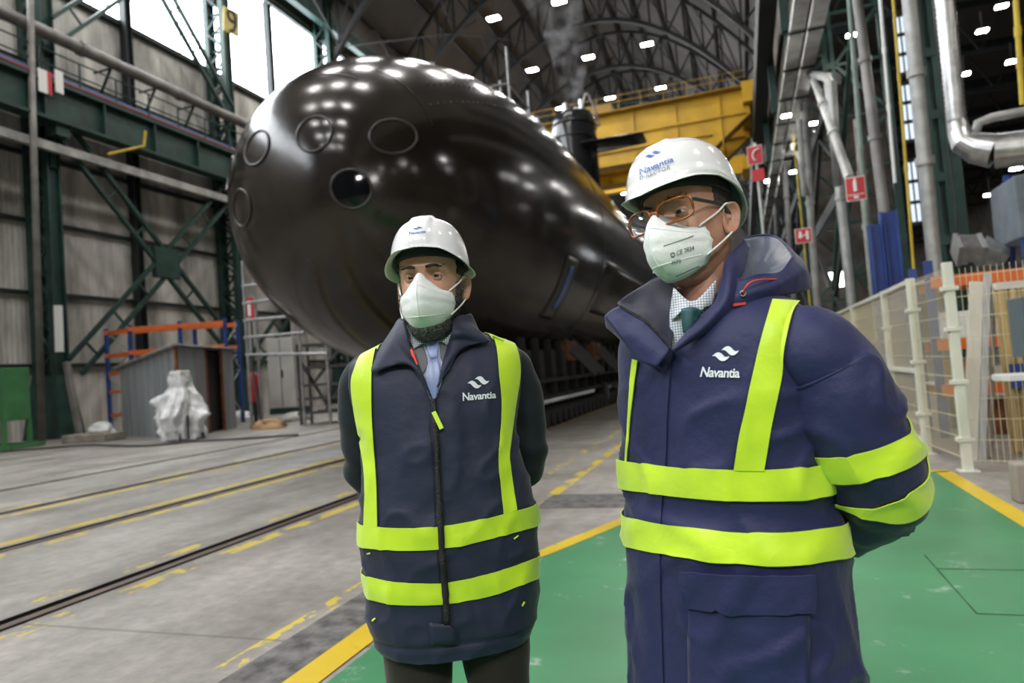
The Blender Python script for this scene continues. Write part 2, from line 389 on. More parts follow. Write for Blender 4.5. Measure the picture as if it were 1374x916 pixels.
def build_lamps():
    # high-bay lamps on a grid under the trusses; the rows behind the camera are area lights
    rows = list(np.arange(54.2, 145, 11.2))
    proto = None
    cols = [(-17.8, 'left'), (-12.0, 'middle'), (-6.3, 'right')]
    for i, y in enumerate(rows):
        for x, side in cols:
            if proto is None:
                o = thing('ceiling_lamp', '', 'lamp')
                h = MB(); h.box(-.56, .56, -.33, .33, .02, .16); h.bar((0, 0, .16), (0, 0, 2.6), .04); h.build('housing', M['roof_steel'], o)
                f = MB(); f.box(-.52, .52, -.29, .29, -.02, .018); f.build('diffuser', M['lamp'], o)
                proto = o
            else:
                o = proto.copy(); COL.objects.link(o)
                for ch in proto.children:
                    c = ch.copy(); COL.objects.link(c); c.parent = o
            o.location = (x, y, 31.5)
            tag(o, f'high-bay lamp under the arched roof, {ORD[i]} row back, {side} one of three', 'lamp', 'high-bay lamps under the arched roof')
    def area(x, y, z, s1, s2, p):
        l = bpy.data.lights.new('hall_or_fill_light', 'AREA'); l.shape = 'RECTANGLE'; l.size = s1; l.size_y = s2; l.energy = p; l.color = (1, .97, .93)
        o = bpy.data.objects.new('hall_or_fill_light', l); COL.objects.link(o); o.location = (x, y, z)
    P = LAMP * 1.6 * .9 * PI
    for y in np.arange(-35.4, 50, 11.2):
        for x, s in cols: area(x, y, 31.5, 2.6, 1.4, P * .95)
    for y in np.arange(-30, 14, 8.0):
        area(6.2, y, 9.6, .9, .5, P * .17); area(11.5, y, 9.6, .9, .5, P * .11)
    # added fill lights behind the camera, brightening the men from the front
    for x, y, z in ((2.6, -4.5, 6.4), (-1.2, -6.0, 7.0)): area(x, y, z, 1.2, .8, P * .34); bpy.context.scene.objects[-1].rotation_euler = (math.radians(48), 0, 0)
    # visible lamps of the right-hand aisle
    lp = [(1055, 155, 2.0), (1032, 242, 2.1), (1344, 8, 6.4), (1318, 41, 6.4), (1294, 99, 6.8), (1142, 47, 3.6), (1093, 165, 3.4), (1066, 230, 3.0), (1358, 82, 9.0), (1363, 226, 7.5), (1328, 261, 9.0)]
    where = ['bright oblong lamp below the grey cable trays', 'small bright lamp beside the hose-reel sign', 'bright oblong lamp at the top corner beside the yellow rod', 'bright oblong lamp below the one at the top corner', 'warm lamp beside the wide silver duct, under two others',
             'round lamp high among the grey vertical pipes', 'small round lamp behind the leaning grey pipes', 'small round lamp on the yellow rod', 'pair-sized lamp near the yellow vertical rod', 'flat lamp under the silver elbow duct', 'small flat lamp left of the grey air unit']
    for (px, py, x), w in zip(lp, where):
        q = on_x(px, py, x); dist = np.linalg.norm(q); s = dist / 42.0
        o = thing('aisle_lamp', w, 'lamp', q, 0, 'lamps of the side aisle')
        h = MB(); h.box(-.24 * s, .24 * s, -.15 * s, .15 * s, .01, .12 * s); h.bar((0, 0, .1 * s), (0, 0, .9 * s), .03); h.build('housing', M['roof_steel'], o)
        f = MB(); f.box(-.22 * s, .22 * s, -.13 * s, .13 * s, -.05 * s, .009); f.build('diffuser', M['lamp'], o)
build_lamps()

def build_left():
    # lattice columns
    lab = ['green lattice column beside the white post at the left edge', 'green lattice column carrying the yellow number plate', 'green lattice column half hidden behind the black hull', None, None]
    for k, y in enumerate((9.8, 20.8, 31.8, 42.8, 53.8)):
        m = MB(); x0, x1 = -28.0, -26.9
        for x in (x0, x1):
            m.box(x - .16, x + .16, y - .30, y - .22, 0, 30); m.box(x - .16, x + .16, y + .22, y + .30, 0, 30); m.box(x - .03, x + .03, y - .25, y + .25, 0, 30)
        z = .3; f = 1
        while z < 29:
            a, c = (x0, x1) if f > 0 else (x1, x0)
            for yy in (y - .26, y + .26): m.bar((a, yy, z), (c, yy, z + 1.1), .09)
            m.bar((x0, y, z + 1.1), (x1, y, z + 1.1), .12); z += 1.1; f = -f
        # flared foot
        m.add([(-28.3, y - .7, 0), (-26.5, y - .7, 0), (-26.5, y + .7, 0), (-28.3, y + .7, 0), (-28.15, y - .34, 2.6), (-26.7, y - .34, 2.6), (-26.7, y + .34, 2.6), (-28.15, y + .34, 2.6)],
              [(0, 1, 5, 4), (1, 2, 6, 5), (2, 3, 7, 6), (3, 0, 4, 7), (4, 5, 6, 7)])
        if k in (0, 4): struct(m.build('steel_column', M['green_steel']))
        else: tag(m.build('steel_column', M['green_steel']), lab[k - 1] , 'column', 'green lattice columns of the window wall')
    # plain posts between
    for k, y in enumerate((15.3, 26.0, 37.3)):
        m = MB(); m.box(-28.25, -27.85, y - .2, y - .16, 0, 27); m.box(-28.25, -27.85, y + .16, y + .2, 0, 27); m.box(-28.08, -28.02, y - .18, y + .18, 0, 27)
        o = m.build('wall_post', M['dark_steel'])
        struct(o)
    tb = MB(); tb.bar((-27.2, 20, 28.2), (-27.2, 140, 28.2), .5, .9); struct(tb.build('trim_5', M['green_steel']))
    # X braces: twin bars with battens
    def twin(mb, p, q, off=.42, w=.2, n=7):
        p, q = np.array(p, float), np.array(q, float); d = (q - p) / np.linalg.norm(q - p); nrm = np.cross(d, [1, 0, 0]); nrm /= np.linalg.norm(nrm)
        for s in (-1, 1): mb.bar(p + nrm * off * s, q + nrm * off * s, .16, w, up=(1, 0, 0))
        for t in np.linspace(.08, .92, n): mb.bar(p + (q - p) * t - nrm * off, p + (q - p) * t + nrm * off, .1, .06, up=(1, 0, 0))
    for (y0, y1, z0, z1, lb) in ((21.2, 31.4, 2.9, 13.0, 'big dark green cross brace above the orange rack'), (21.2, 31.4, 17.5, 28.6, 'twin-bar diagonal brace crossing the bright window band'), (32.2, 42.5, 2.9, 13.0, None)):
        m = MB(); X = -26.58
        twin(m, (X, y0, z1), (X, y1, z0)); twin(m, (X, y0, z0), (X, y1, z1))
        if z0 < 5: m.box(X - .14, X + .14, (y0 + y1) / 2 - .75, (y0 + y1) / 2 + .75, (z0 + z1) / 2 - .75, (z0 + z1) / 2 + .75)
        o = m.build('cross_brace', M['green_steel']); tag(o, lb, 'brace') if lb else struct(o)
    # crane girder with walkway
    g = thing('crane_girder', 'dark green walkway girder with handrail running along the window wall', 'walkway')
    g.location = (0, 0, .45); m = MB(); X = -26.2
    m.box(X - .1, X + .0, 8, 90, 12.7, 14.2); m.box(X - .45, X + .25, 8, 90, 14.15, 14.3); m.box(X - .45, X + .25, 8, 90, 12.6, 12.72); m.box(X - 1.4, X - .45, 8, 90, 14.1, 14.2)
    for y in np.arange(9, 60, 2.75): m.box(X, X + .22, y - .03, y + .03, 12.7, 14.15)
    m.build('girder', M['green_steel'], g)
    h = MB()
    for z in (14.9, 15.5): h.tube([(X + .2, 8, z), (X + .2, 90, z)], .035, 6)
    for y in np.arange(9, 70, 1.8): h.bar((X + .2, y, 14.2), (X + .2, y, 15.5), .06)
    for z in (14.9, 15.5): h.tube([(X - 1.3, 8, z), (X - 1.3, 90, z)], .035, 6)
    for y in np.arange(9, 70, 1.8): h.bar((X - 1.3, y, 14.2), (X - 1.3, y, 15.5), .06)
    h.build('handrail', M['green_steel'], g)
    for y in np.arange(20.8, 44, 11): 
        b = MB(); b.bar((X - .7, y, 12.6), (-26.9, y, 10.9), .3); b.box(-27.2, X + .1, y - .3, y + .3, 12.1, 12.6); b.build('bracket', M['green_steel'], g)
    for nm, xx, z, r, mm, lb in (('blue_pipe', -26.45, 15.05, .16, 'blue_pipe', 'long blue pipe running along the green walkway'), ('yellow_pipe', -26.2, 14.86, .09, 'yellow_pipe', 'thin yellow pipe below the blue pipe on the green walkway'), ('red_pipe', -26.02, 14.83, .06, 'red_pipe', 'thin red pipe on the edge of the green walkway')):
        p = MB(); p.tube([(xx, 8, z), (xx, 70, z)], r, 10); tag(p.build(nm, M[mm], smooth=True), lb, 'pipe')
    p = MB(); p.tube([(-26.3, 6, 16.85), (-26.3, 33.0, 16.85)], .27, 14)
    for y in (11, 16.5, 22, 27.5, 33.2): p.tube([(-26.3, y - .12, 16.85), (-26.3, y + .12, 16.85)], .33, 14)
    t = thing('grey_pipe', 'fat grey pipe sloping across the cladding above the green walkway', 'pipe')
    p.build('pipe_run', M['grey_pipe'], t, smooth=True, auto=40)
    for y in (14, 18.5, 23.5, 26, 28.5, 31):
        b = MB(); b.bar((-27.4, y, 15.0), (-26.3, y, 16.7), .09); b.bar((-27.4, y, 16.6), (-26.3, y, 16.6), .07); b.build('bracket', M['dark_steel'], t)
    b = MB(); b.bar((-26.4, 6, 12.05), (-26.4, 60, 12.05), .22, .36); tag(b.build('grey_beam', M['light_pipe']), 'grey steel beam fixed under the green walkway girder', 'beam')
    # yellow bracket, plates, number sign
    b = MB(); b.tube([on_x(145, 207, -26.0), on_x(193, 196, -25.6), on_x(195, 176, -25.6)], .07, 8)
    tag(b.build('yellow_hook', M['yellow_pipe']), 'bent yellow bar hooked on the green walkway girder', 'bar')
    for px, w, mm in ((61, .55, 'sign_white'), (80, .35, 'sign_white')):
        q = on_x(px, 125, -25.9); p = MB(); p.box(-25.93, -25.88, q[1] - w / 2, q[1] + w / 2, q[2] - .0, q[2] + .95)
        if w > .4: p.box(-25.88, -25.865, q[1] + w * .18, q[1] + w / 2, q[2], q[2] + .95, 1)
        p2 = p.build('marker_plate', [M['sign_white'], M['sign_red']]); tag(p2, 'red and white striped plate hung on the green girder' if w > .4 else 'plain white plate hung on the green girder', 'plate')
    s = thing('number_sign', 'yellow plate with a black figure 9 high on the lattice column', 'sign', (-26.3, 32.0, 22.6))
    m = MB(); q = [np.array(on_x(px, py, -26.3)) - np.array([-26.3, 32.0, 22.6]) for px, py in ((299, 8), (320, 18), (320, 51), (299, 40))]
    m.add([p + np.array([dx, 0, 0]) for dx in (0, .06) for p in q], [(0, 1, 2, 3), (7, 6, 5, 4), (0, 4, 5, 1), (1, 5, 6, 2), (2, 6, 7, 3), (3, 7, 4, 0)])
    m.build('plate', M['sign_yellow'], s)
    cy, cz = sum(p[1] for p in q) / 4, sum(p[2] for p in q) / 4
    m = MB(); R_, th = .30, .075
    m.tube([(.09, cy + R_ * math.cos(a), cz + .32 + R_ * math.sin(a)) for a in np.linspace(0, 2 * PI, 20, endpoint=False)], th, 6, closed=True)
    m.tube([(.09, cy + R_, cz + .32), (.09, cy + R_ * .95, cz - .1), (.09, cy + .1, cz - .5), (.09, cy - .2, cz - .62)], th, 6)
    m.build('figure', M['number_black'], s)
    # downpipe + white post beside the first column
    p = MB(); p.tube([on_x(40, -10, -26.0), on_x(45, 200, -26.0), on_x(57, 590, -26.0) * np.array([1, 1, 0]) + np.array([0, 0, .0])], .13, 12)
    tag(p.build('downpipe', M['grey_pipe'], smooth=True), 'vertical grey downpipe in front of the green column', 'pipe')
    p = MB(); a, c = on_x(78, 410, -26.2), on_x(80, 472, -26.2); p.tube([a, c], .2, 4); tag(p.build('white_post', M['white']), 'white post guard strapped to the green column', 'guard')
    p = MB(); a, c = on_x(89, 485, -25.8), on_x(107, 575, -25.4); c[2] = .02; p.bar(a, c, .2); tag(p.build('leaning_beam', M['grey_pipe']), 'brown-grey beam leaning against the foot of the green column', 'beam')
build_left()
# ================================================================== things along the left wall
def build_left_things():
    # green machine at the left edge
    t = thing('green_machine', 'green steel machine cabinet on legs at the left edge by the column', 'machine', (-24.6, 16.6, 0))
    m = MB(); m.box(-1.4, 1.0, -.4, .5, .95, 2.75); m.box(-1.3, .4, -.44, -.40, 1.3, 2.5)
    m.build('body', M['machine_green'], t, bevel=.03)
    for x in (-1.2, .95):
        for y in (-.4, .45): b = MB(); b.box(x - .06, x + .06, y - .06, y + .06, .1, .96); b.build('leg', M['machine_green'], t)
    b = MB(); b.box(-1.4, 1.45, -.62, -.48, 0, .16); b.box(-1.4, 1.45, .5, .62, 0, .16); b.box(1.2, 1.45, -.5, .52, .02, .14); b.build('skid', M['machine_green'], t)
    b = MB(); b.tube(spline([(-.6, -.5, 2.2), (0, -.7, 1.9), (.3, -.8, 1.2), (.25, -.7, .4), (.4, -.5, .1)], 20), .05, 8); b.build('hose', M['cable'], t, smooth=True)
    b = MB(); b.box(-1.4, .5, -.47, -.44, 1.9, 2.05); b.build('rust_band', M['rust'], t)
    # shed
    a, c, d = np.array([-21.3, 19.2]), np.array([-18.45, 18.7]), np.array([-16.9, 20.6])
    P0, P1, P2 = on_z(165, 585), on_z(243, 583), on_z(310, 573)
    A, B = np.array([-21.9, 19.45]), np.array([-18.6, 18.2]); D = np.array([-18.3, 21.2]); 
    A = P0[:2]; B = on_z(242, 588)[:2]; D = np.array([-18.35, 21.0])
    E_ = A + (D - B)
    t = thing('metal_shed', 'grey sheet-metal shed with a corrugated roof and an open dark doorway', 'shed', (*((A + D) / 2), 0))
    o = (A + D) / 2; A, B, D, E_ = A - o, B - o, D - o, E_ - o
    hl, hr = 2.62, 2.92
    m = MB()
    def wallp(p, q, h0, h1, th=.04, mb=None):
        (mb or m).add([(*p, 0), (*q, 0), (*q, h1), (*p, h0)] + [(*(p + np.array([.03, .05])), 0), (*(q + np.array([.03, .05])), 0), (*(q + np.array([.03, .05])), h1), (*(p + np.array([.03, .05])), h0)],
              [(0, 1, 2, 3), (7, 6, 5, 4), (0, 4, 5, 1), (1, 5, 6, 2), (2, 6, 7, 3), (3, 7, 4, 0)])
    n = 26
    for i in range(n):   # ribbed front sheet
        p, q = A + (B - A) * i / n, A + (B - A) * (i + 1) / n
        f = np.array([-.0, -.025]) if i % 3 == 1 else np.zeros(2)
        wallp(p + f, q + f, hl + (hr - hl) * i / n, hl + (hr - hl) * (i + 1) / n)
    wallp(B, B + (D - B) * .48, hr, hr); wallp(B + (D - B) * .78, D, hr, hr); wallp(A, E_, hl, hl); wallp(E_, D, hl, hr); wallp(B + (D - B) * .48, B + (D - B) * .78, .0001, .0002)
    m.build('wall_sheets', M['shed'], t)
    r = MB(); ov = .28
    u = (B - A) / np.linalg.norm(B - A); v = (D - B) / np.linalg.norm(D - B)
    G = []
    for i in range(40):
        s = -ov + i / 39 * (np.linalg.norm(D - B) + 2 * ov); z = .03 * math.cos(i * PI)
        G.append([(*(A - u * ov + v * s), hl - .02 + z), (*(B + u * ov + v * s), hr + .06 + z)])
    r.grid(G); r.build('roof_sheet', M['shed_roof'], t, solid=.03)
    r = MB()
    for f in (.0, .48, .78): p = B + (D - B) * f - v * 0 + np.array([.03, -.03]); r.bar((*p, 0), (*p, hr), .09)
    r.build('door_frame', M['rust'], t)
    r = MB(); p, q = B + (D - B) * .48, B + (D - B) * .78; s = u * -.25; wallp(p + s, q + s, hr - .1, hr - .1, mb=r); r.build('doorway', M['interior'], t)  # near-black sheet set in the opening paints the shaded inside
    # pallet rack
    t = thing('pallet_rack', 'orange and blue pallet rack standing empty behind the grey shed', 'rack', (-26.0, 22.7, 0))
    o = np.array([-26.0, 22.7, 0])
    ups = [on_y(137, 440, 23.6) * [1, 1, 0], on_y(171, 436, 22.2) * [1, 1, 0], on_y(232, 442, 23.4) * [1, 1, 0], on_y(289, 445, 24.2) * [1, 1, 0]]
    front = [np.array([-24.6, 22.2, 0]), np.array([-22.7, 23.0, 0]), np.array([-20.95, 23.7, 0])]
    back = [f + np.array([-.35, 1.2, 0]) for f in front]
    back[0] = np.array([-26.4, 22.6, 0]); 
    H = 4.55
    for f in front + back:
        b = MB(); b.box(f[0] - o[0] - .07, f[0] - o[0] + .07, f[1] - o[1] - .06, f[1] - o[1] + .06, 0, H); b.build('upright', M['rack_blue'], t)
    for z in (3.35, 4.35):
        for row in (front, back):
            for p, q in zip(row, row[1:]):
                b = MB(); b.bar(p - o + [0, -.08, z], q - o + [0, -.08, z], .07, .17); b.build('beam', M['orange'], t)
    for z in (.75, 1.75, 2.55, 3.35, 4.35):
        b = MB(); b.bar(front[0] - o + [0, 0, z], back[0] - o + [0, 0, z], .06, .13); b.build('beam', M['orange'], t)
    for p, q in zip(front, back):
        b = MB()
        for i in range(4): b.bar((p if i % 2 else q) - o + [0, 0, .4 + i], (q if i % 2 else p) - o + [0, 0, 1.4 + i], .04)
        b.build('brace', M['scaf'], t)
    # plastic-wrapped machine
    t = thing('wrapped_machine', 'small machine wrapped in crumpled clear plastic in front of the shed', 'machine', on_z(246, 590))
    G = []; K = 90; pr = np.random.default_rng(4)
    zs = np.linspace(.03, 2.0, 46); prof = ([.03, .3, .7, 1.1, 1.4, 1.6, 1.8, 2.0], [.60, .70, .72, .62, .46, .30, .31, .27])
    for z in zs:
        r = np.interp(z, *prof); row = []
        for k in range(K):
            a = 2 * PI * k / K; w = 1 + .16 * math.sin(4 * a + 1.2 * math.sin(z * 3)) * min(1, z / .6) + .30 * (max(0, 1 - abs(noise.noise(Vector((2.2 * math.cos(a), 2.2 * math.sin(a), z * 1.3)))) * 2) ** 2 - .3) + .10 * noise.noise(Vector((5 * math.cos(a), 5 * math.sin(a), z * 4)))
            if 1.0 < z < 1.5 and abs(a - PI) < .4: w *= 1 + .7 * math.sin((z - 1.0) / .5 * PI)
            row.append((r * w * math.cos(a), r * w * math.sin(a) * .8, z + .05 * noise.noise(Vector((3 * math.cos(a), 3 * math.sin(a), z * 3)))))
        G.append(row)
    m = MB(); m.grid(G, closed_u=True); m.add(G[-1], [tuple(range(K))]); m.build('plastic_cover', M['silver_wrap'], t, smooth=True)
    m = MB()
    for a in (0.3, 2.0, 3.6, 5.2): m.tube([(.7 * math.cos(a), .55 * math.sin(a), 0), (.55 * math.cos(a), .4 * math.sin(a), .5)], .035, 6)
    m.tube([(.55, -.35, .05), (.55, -.35, .75)], .03, 6); m.build('frame', M['dark_steel'], t)
    m = MB(); m.box(-.22, .22, -.2, .2, 1.98, 2.12); m.build('top_block', M['white'], t, bevel=.03)
    # concrete kerb with rubble, cable
    a = on_z(70, 592); c = on_z(140, 585)
    m = MB(); m.box(-22.9, -20.9, 17.6, 18.5, 0, .28); tag(m.build('concrete_block', M['concrete_kerb'], bevel=.04), 'low dusty concrete block between the green machine and the shed', 'block')
    t = thing('cloth_bundle', 'crumpled white bag lying on the low concrete block', 'bag', (-21.6, 18.1, .28))
    m = MB(); G = []
    for i in range(8):
        th = i / 7 * PI / 2; G.append([(.55 * math.cos(th) * (1 + .2 * pr.normal()) * math.cos(b), .35 * math.cos(th) * (1 + .2 * pr.normal()) * math.sin(b), .4 * math.sin(th)) for b in np.linspace(0, 2 * PI, 16, endpoint=False)])
    m.grid(G, closed_u=True); m.build('sack', M['silver_wrap'], t, smooth=True, sub=1)
    m = MB(); pts = [on_z(px, py, .03) for px, py in ((0, 606), (60, 601), (120, 597), (190, 598), (260, 592), (330, 588), (400, 583))]
    m.tube(spline(pts, 60), .035, 6); tag(m.build('floor_cable', M['cable'], smooth=True), 'black cable lying along the floor in front of the shed', 'cable')
    # scaffold, stairs and cabinet under the bow
    t = thing('pipe_scaffold', 'pale tube scaffold ladder standing beside the bow of the hull', 'scaffold', (-16.6, 20, 0))
    o = np.array([-16.6, 20, 0])
    def sp(px, py, y=20): return on_y(px, py, y) - o
    m = MB()
    for px, py in ((325, 350), (333, 352)): q = sp(px, py); m.tube([(q[0], q[1] + (px - 325) * .03, 0), (q[0], q[1] + (px - 325) * .03, q[2])], .055, 8)
    for px in (401, 436): q = sp(px, 440); m.tube([(q[0], q[1], 0), (q[0], q[1], q[2])], .05, 8)
    m.build('standard', M['scaf'], t)
    for (x0, y0, x1, y1) in ((325, 384, 350, 381), (326, 407, 365, 402), (327, 430, 392, 424), (328, 453, 408, 446), (330, 476, 440, 474)):
        m = MB(); m.tube([sp(x0, y0), sp(x1, y1)], .055, 8); m.build('ledger', M['scaf'], t)
    m = MB(); q = sp(340, 560); m.tube([sp(350, 565), sp(336, 480)], .05, 6); m.build('brace', M['scaf_dark'], t)
    t = thing('access_stair', 'dark steel access stair with handrails under the bow of the hull', 'stair', (-13.6, 20.5, 0)); o = np.array([-13.6, 20.5, 0])
    m = MB()
    for px in (398, 412, 437, 466):
        for dy in (0, 1.2): q = on_y(px, 462, 20.5 + dy) - o; m.bar((q[0], q[1], 0), (q[0], q[1], q[2]), .07)
    m.build('post', M['scaf_dark'], t)
    for py in (462, 492, 516, 534, 553):
        a, c = on_y(400, py + 2, 20.5) - o, on_y(468, py - 3, 20.5) - o
        m = MB(); m.bar(a, c, .06, .1); m.bar(a + [0, 1.2, 0], c + [0, 1.2, 0], .06, .1); m.box(min(a[0], c[0]), max(a[0], c[0]), a[1], a[1] + 1.2, a[2] - .03, a[2] + .0); m.build('landing', M['scaf_dark'], t)
    m = MB()
    for (x0, y0, x1, y1) in ((400, 480, 440, 545), (460, 462, 420, 515), (468, 500, 436, 553)): m.bar(on_y(x0, y0, 20.6) - o, on_y(x1, y1, 20.6) - o, .06, .1); m.bar(on_y(x0, y0, 21.6) - o, on_y(x1, y1, 21.6) - o, .06, .1)
    m.build('stringer', M['scaf_dark'], t)
    t = thing('white_cabinet', 'tall off-white cabinet standing behind the tube scaffold', 'cabinet', (-17.2, 23.5, 0)); o = np.array([-17.2, 23.5, 0])
    a, c = on_y(357, 455, 23.5) - o, on_y(397, 533, 23.5) - o
    m = MB(); m.box(a[0], c[0], 0, .9, .55, a[2]); m.build('body', M['cabinet'], t, bevel=.02)
    m = MB(); m.box(a[0] - .02, c[0] + .02, -.02, .92, .3, .54); m.build('plinth', M['green_steel'], t)
    m = MB(); xm = (a[0] + c[0]) / 2; m.box(xm - .01, xm + .01, -.015, .0, .6, a[2] - .05); m.box(xm + .05, xm + .09, -.05, .0, 1.8, 2.1); m.build('door_seam', M['dark_steel'], t)
    t = thing('fire_extinguisher', 'red fire extinguisher on the floor beside the off-white cabinet', 'extinguisher', on_z(343, 573)); 
    q = on_z(343, 573); e = on_y(343, 513, q[1]); s = e[2] / .75 if e[2] > .3 else 1
    m = MB(); m.tube([(0, 0, .9), (0, 0, 1.0), (0, 0, 1.85), (0, 0, 1.98), (0, 0, 2.05)], [.15, .2, .2, .13, .06], 14); m.build('cylinder', M['sign_red'], t, smooth=True)
    m = MB(); m.tube([(0, 0, 0), (0, 0, .9)], .04, 6); m.disc((0, 0, .02), (0, 0, 1), .2, 16, .04); m.build('stand', M['dark_steel'], t)
    m = MB(); m.bar((0, 0, 2.05), (.14, 0, 2.2), .05); m.tube(spline([(0, 0, 2.1), (.25, 0, 2.0), (.28, 0, 1.4)], 10), .025, 6); m.build('hose', M['black'], t)
    q = on_y(335, 414, 21.5); t = thing('safety_sign', 'small red and white sign behind the tube scaffold', 'sign', q)
    m = MB(); m.box(-.22, .22, -.02, .02, -.42, .42); m.build('plate', M['sign_red'], t); m = MB(); m.box(-.07, .07, -.03, -.02, -.28, .3); m.build('symbol', M['sign_white'], t)
    m = MB(); m.tube([(0, .05, -q[2]), (0, .05, .4)], .04, 6); m.build('post', M['dark_steel'], t)
    # a few loose heaps on the floor under the bow
    spots = [(322, 560, .5, 'black and white rag heap on the floor right of the shed'), (362, 575, .45, 'brown timber pile under the tube scaffold'), (398, 565, .5, 'pale sack heap at the foot of the access stair')]
    mats_ = [M['silver_wrap'], M['brown_box'], M['cabinet']]
    for (px, py, r, lb), mm in zip(spots, mats_):
        m = MB(); G = []
        for i in range(7):
            th = i / 6 * PI / 2; G.append([(r * 1.5 * math.cos(th) * (1 + .25 * pr.normal()) * math.cos(b), r * math.cos(th) * (1 + .25 * pr.normal()) * math.sin(b), .55 * r * 1.4 * math.sin(th)) for b in np.linspace(0, 2 * PI, 14, endpoint=False)])
        m.grid(G, closed_u=True); t = m.build('rag_heap', mm, smooth=True); t.location = on_z(px, py); tag(t, lb, 'heap')
build_left_things()

# ================================================================== the submarine
HX, HZ, HR, HY, HL, HA, HB = -6.957, 4.928, 3.65, 9.627, 8.282, 2.662, 2.437
def hull_r(y):
    s = min(max((y - HY) / HL, 0), 1); r = HR * (1 - (1 - s) ** HA) ** (1 / HB)
    if y > 66: r *= max(.04, 1 - ((y - 66) / 24) ** 1.8)
    return r
def hull_p(y, ang, off=0.0):
    r = hull_r(y) + off; return (HX + r * math.cos(ang), y, HZ + r * math.sin(ang))
def hull_y(x, z):
    d = math.hypot(x - HX, z - HZ); lo, hi = HY, HY + HL
    for _ in range(50):
        mid = (lo + hi) / 2
        if hull_r(mid) < d: lo = mid
        else: hi = mid
    return lo
def hull_mat():
    m, nt, b = new_mat('hull_paint'); N, L = nt.nodes, nt.links
    b.inputs['Roughness'].default_value = .17; b.inputs['Specular IOR Level'].default_value = .55
    g = N.new('ShaderNodeNewGeometry')
    mp = N.new('ShaderNodeMapping'); mp.inputs['Scale'].default_value = (1, .3, 1); L.new(g.outputs['Position'], mp.inputs['Vector'])
    n = N.new('ShaderNodeTexNoise'); n.inputs['Scale'].default_value = .8; n.inputs['Detail'].default_value = 6; L.new(mp.outputs[0], n.inputs['Vector'])
    r = N.new('ShaderNodeValToRGB'); e = r.color_ramp.elements; e[0].position, e[1].position = .35, .7; e[0].color, e[1].color = (.014, .0115, .009, 1), (.027, .0215, .016, 1)
    L.new(n.outputs['Fac'], r.inputs['Fac']); L.new(r.outputs['Color'], b.inputs['Base Color'])
    n2 = N.new('ShaderNodeTexNoise'); n2.inputs['Scale'].default_value = 1.1; n2.inputs['Detail'].default_value = 3; L.new(g.outputs['Position'], n2.inputs['Vector'])
    bp = N.new('ShaderNodeBump'); bp.inputs['Strength'].default_value = .09; bp.inputs['Distance'].default_value = .08
    L.new(n2.outputs['Fac'], bp.inputs['Height']); L.new(bp.outputs['Normal'], b.inputs['Normal'])
    r3 = N.new('ShaderNodeValToRGB'); e = r3.color_ramp.elements; e[0].position, e[1].position = .3, .75; e[0].color, e[1].color = (.13,) * 3 + (1,), (.22,) * 3 + (1,)
    L.new(n.outputs['Fac'], r3.inputs['Fac']); L.new(r3.outputs['Color'], b.inputs['Roughness'])
    return m
M['hull'] = hull_mat()
M['hull_edge'] = mat('hull_rim', (.035, .033, .030), .3, bump=.3, bscale=30)
M['hatch'] = mat('hatch_cap', (.020, .018, .015), .22)
M['glass_black'] = mat('black_gloss', (.003, .004, .006), .06, spec=.6)
M['slit_blue'] = mat('slit_blue', (.05, .12, .30), .3)
M['sail'] = mat('sail_paint', (.018, .019, .022), .16, bump=.12, bscale=2.5)
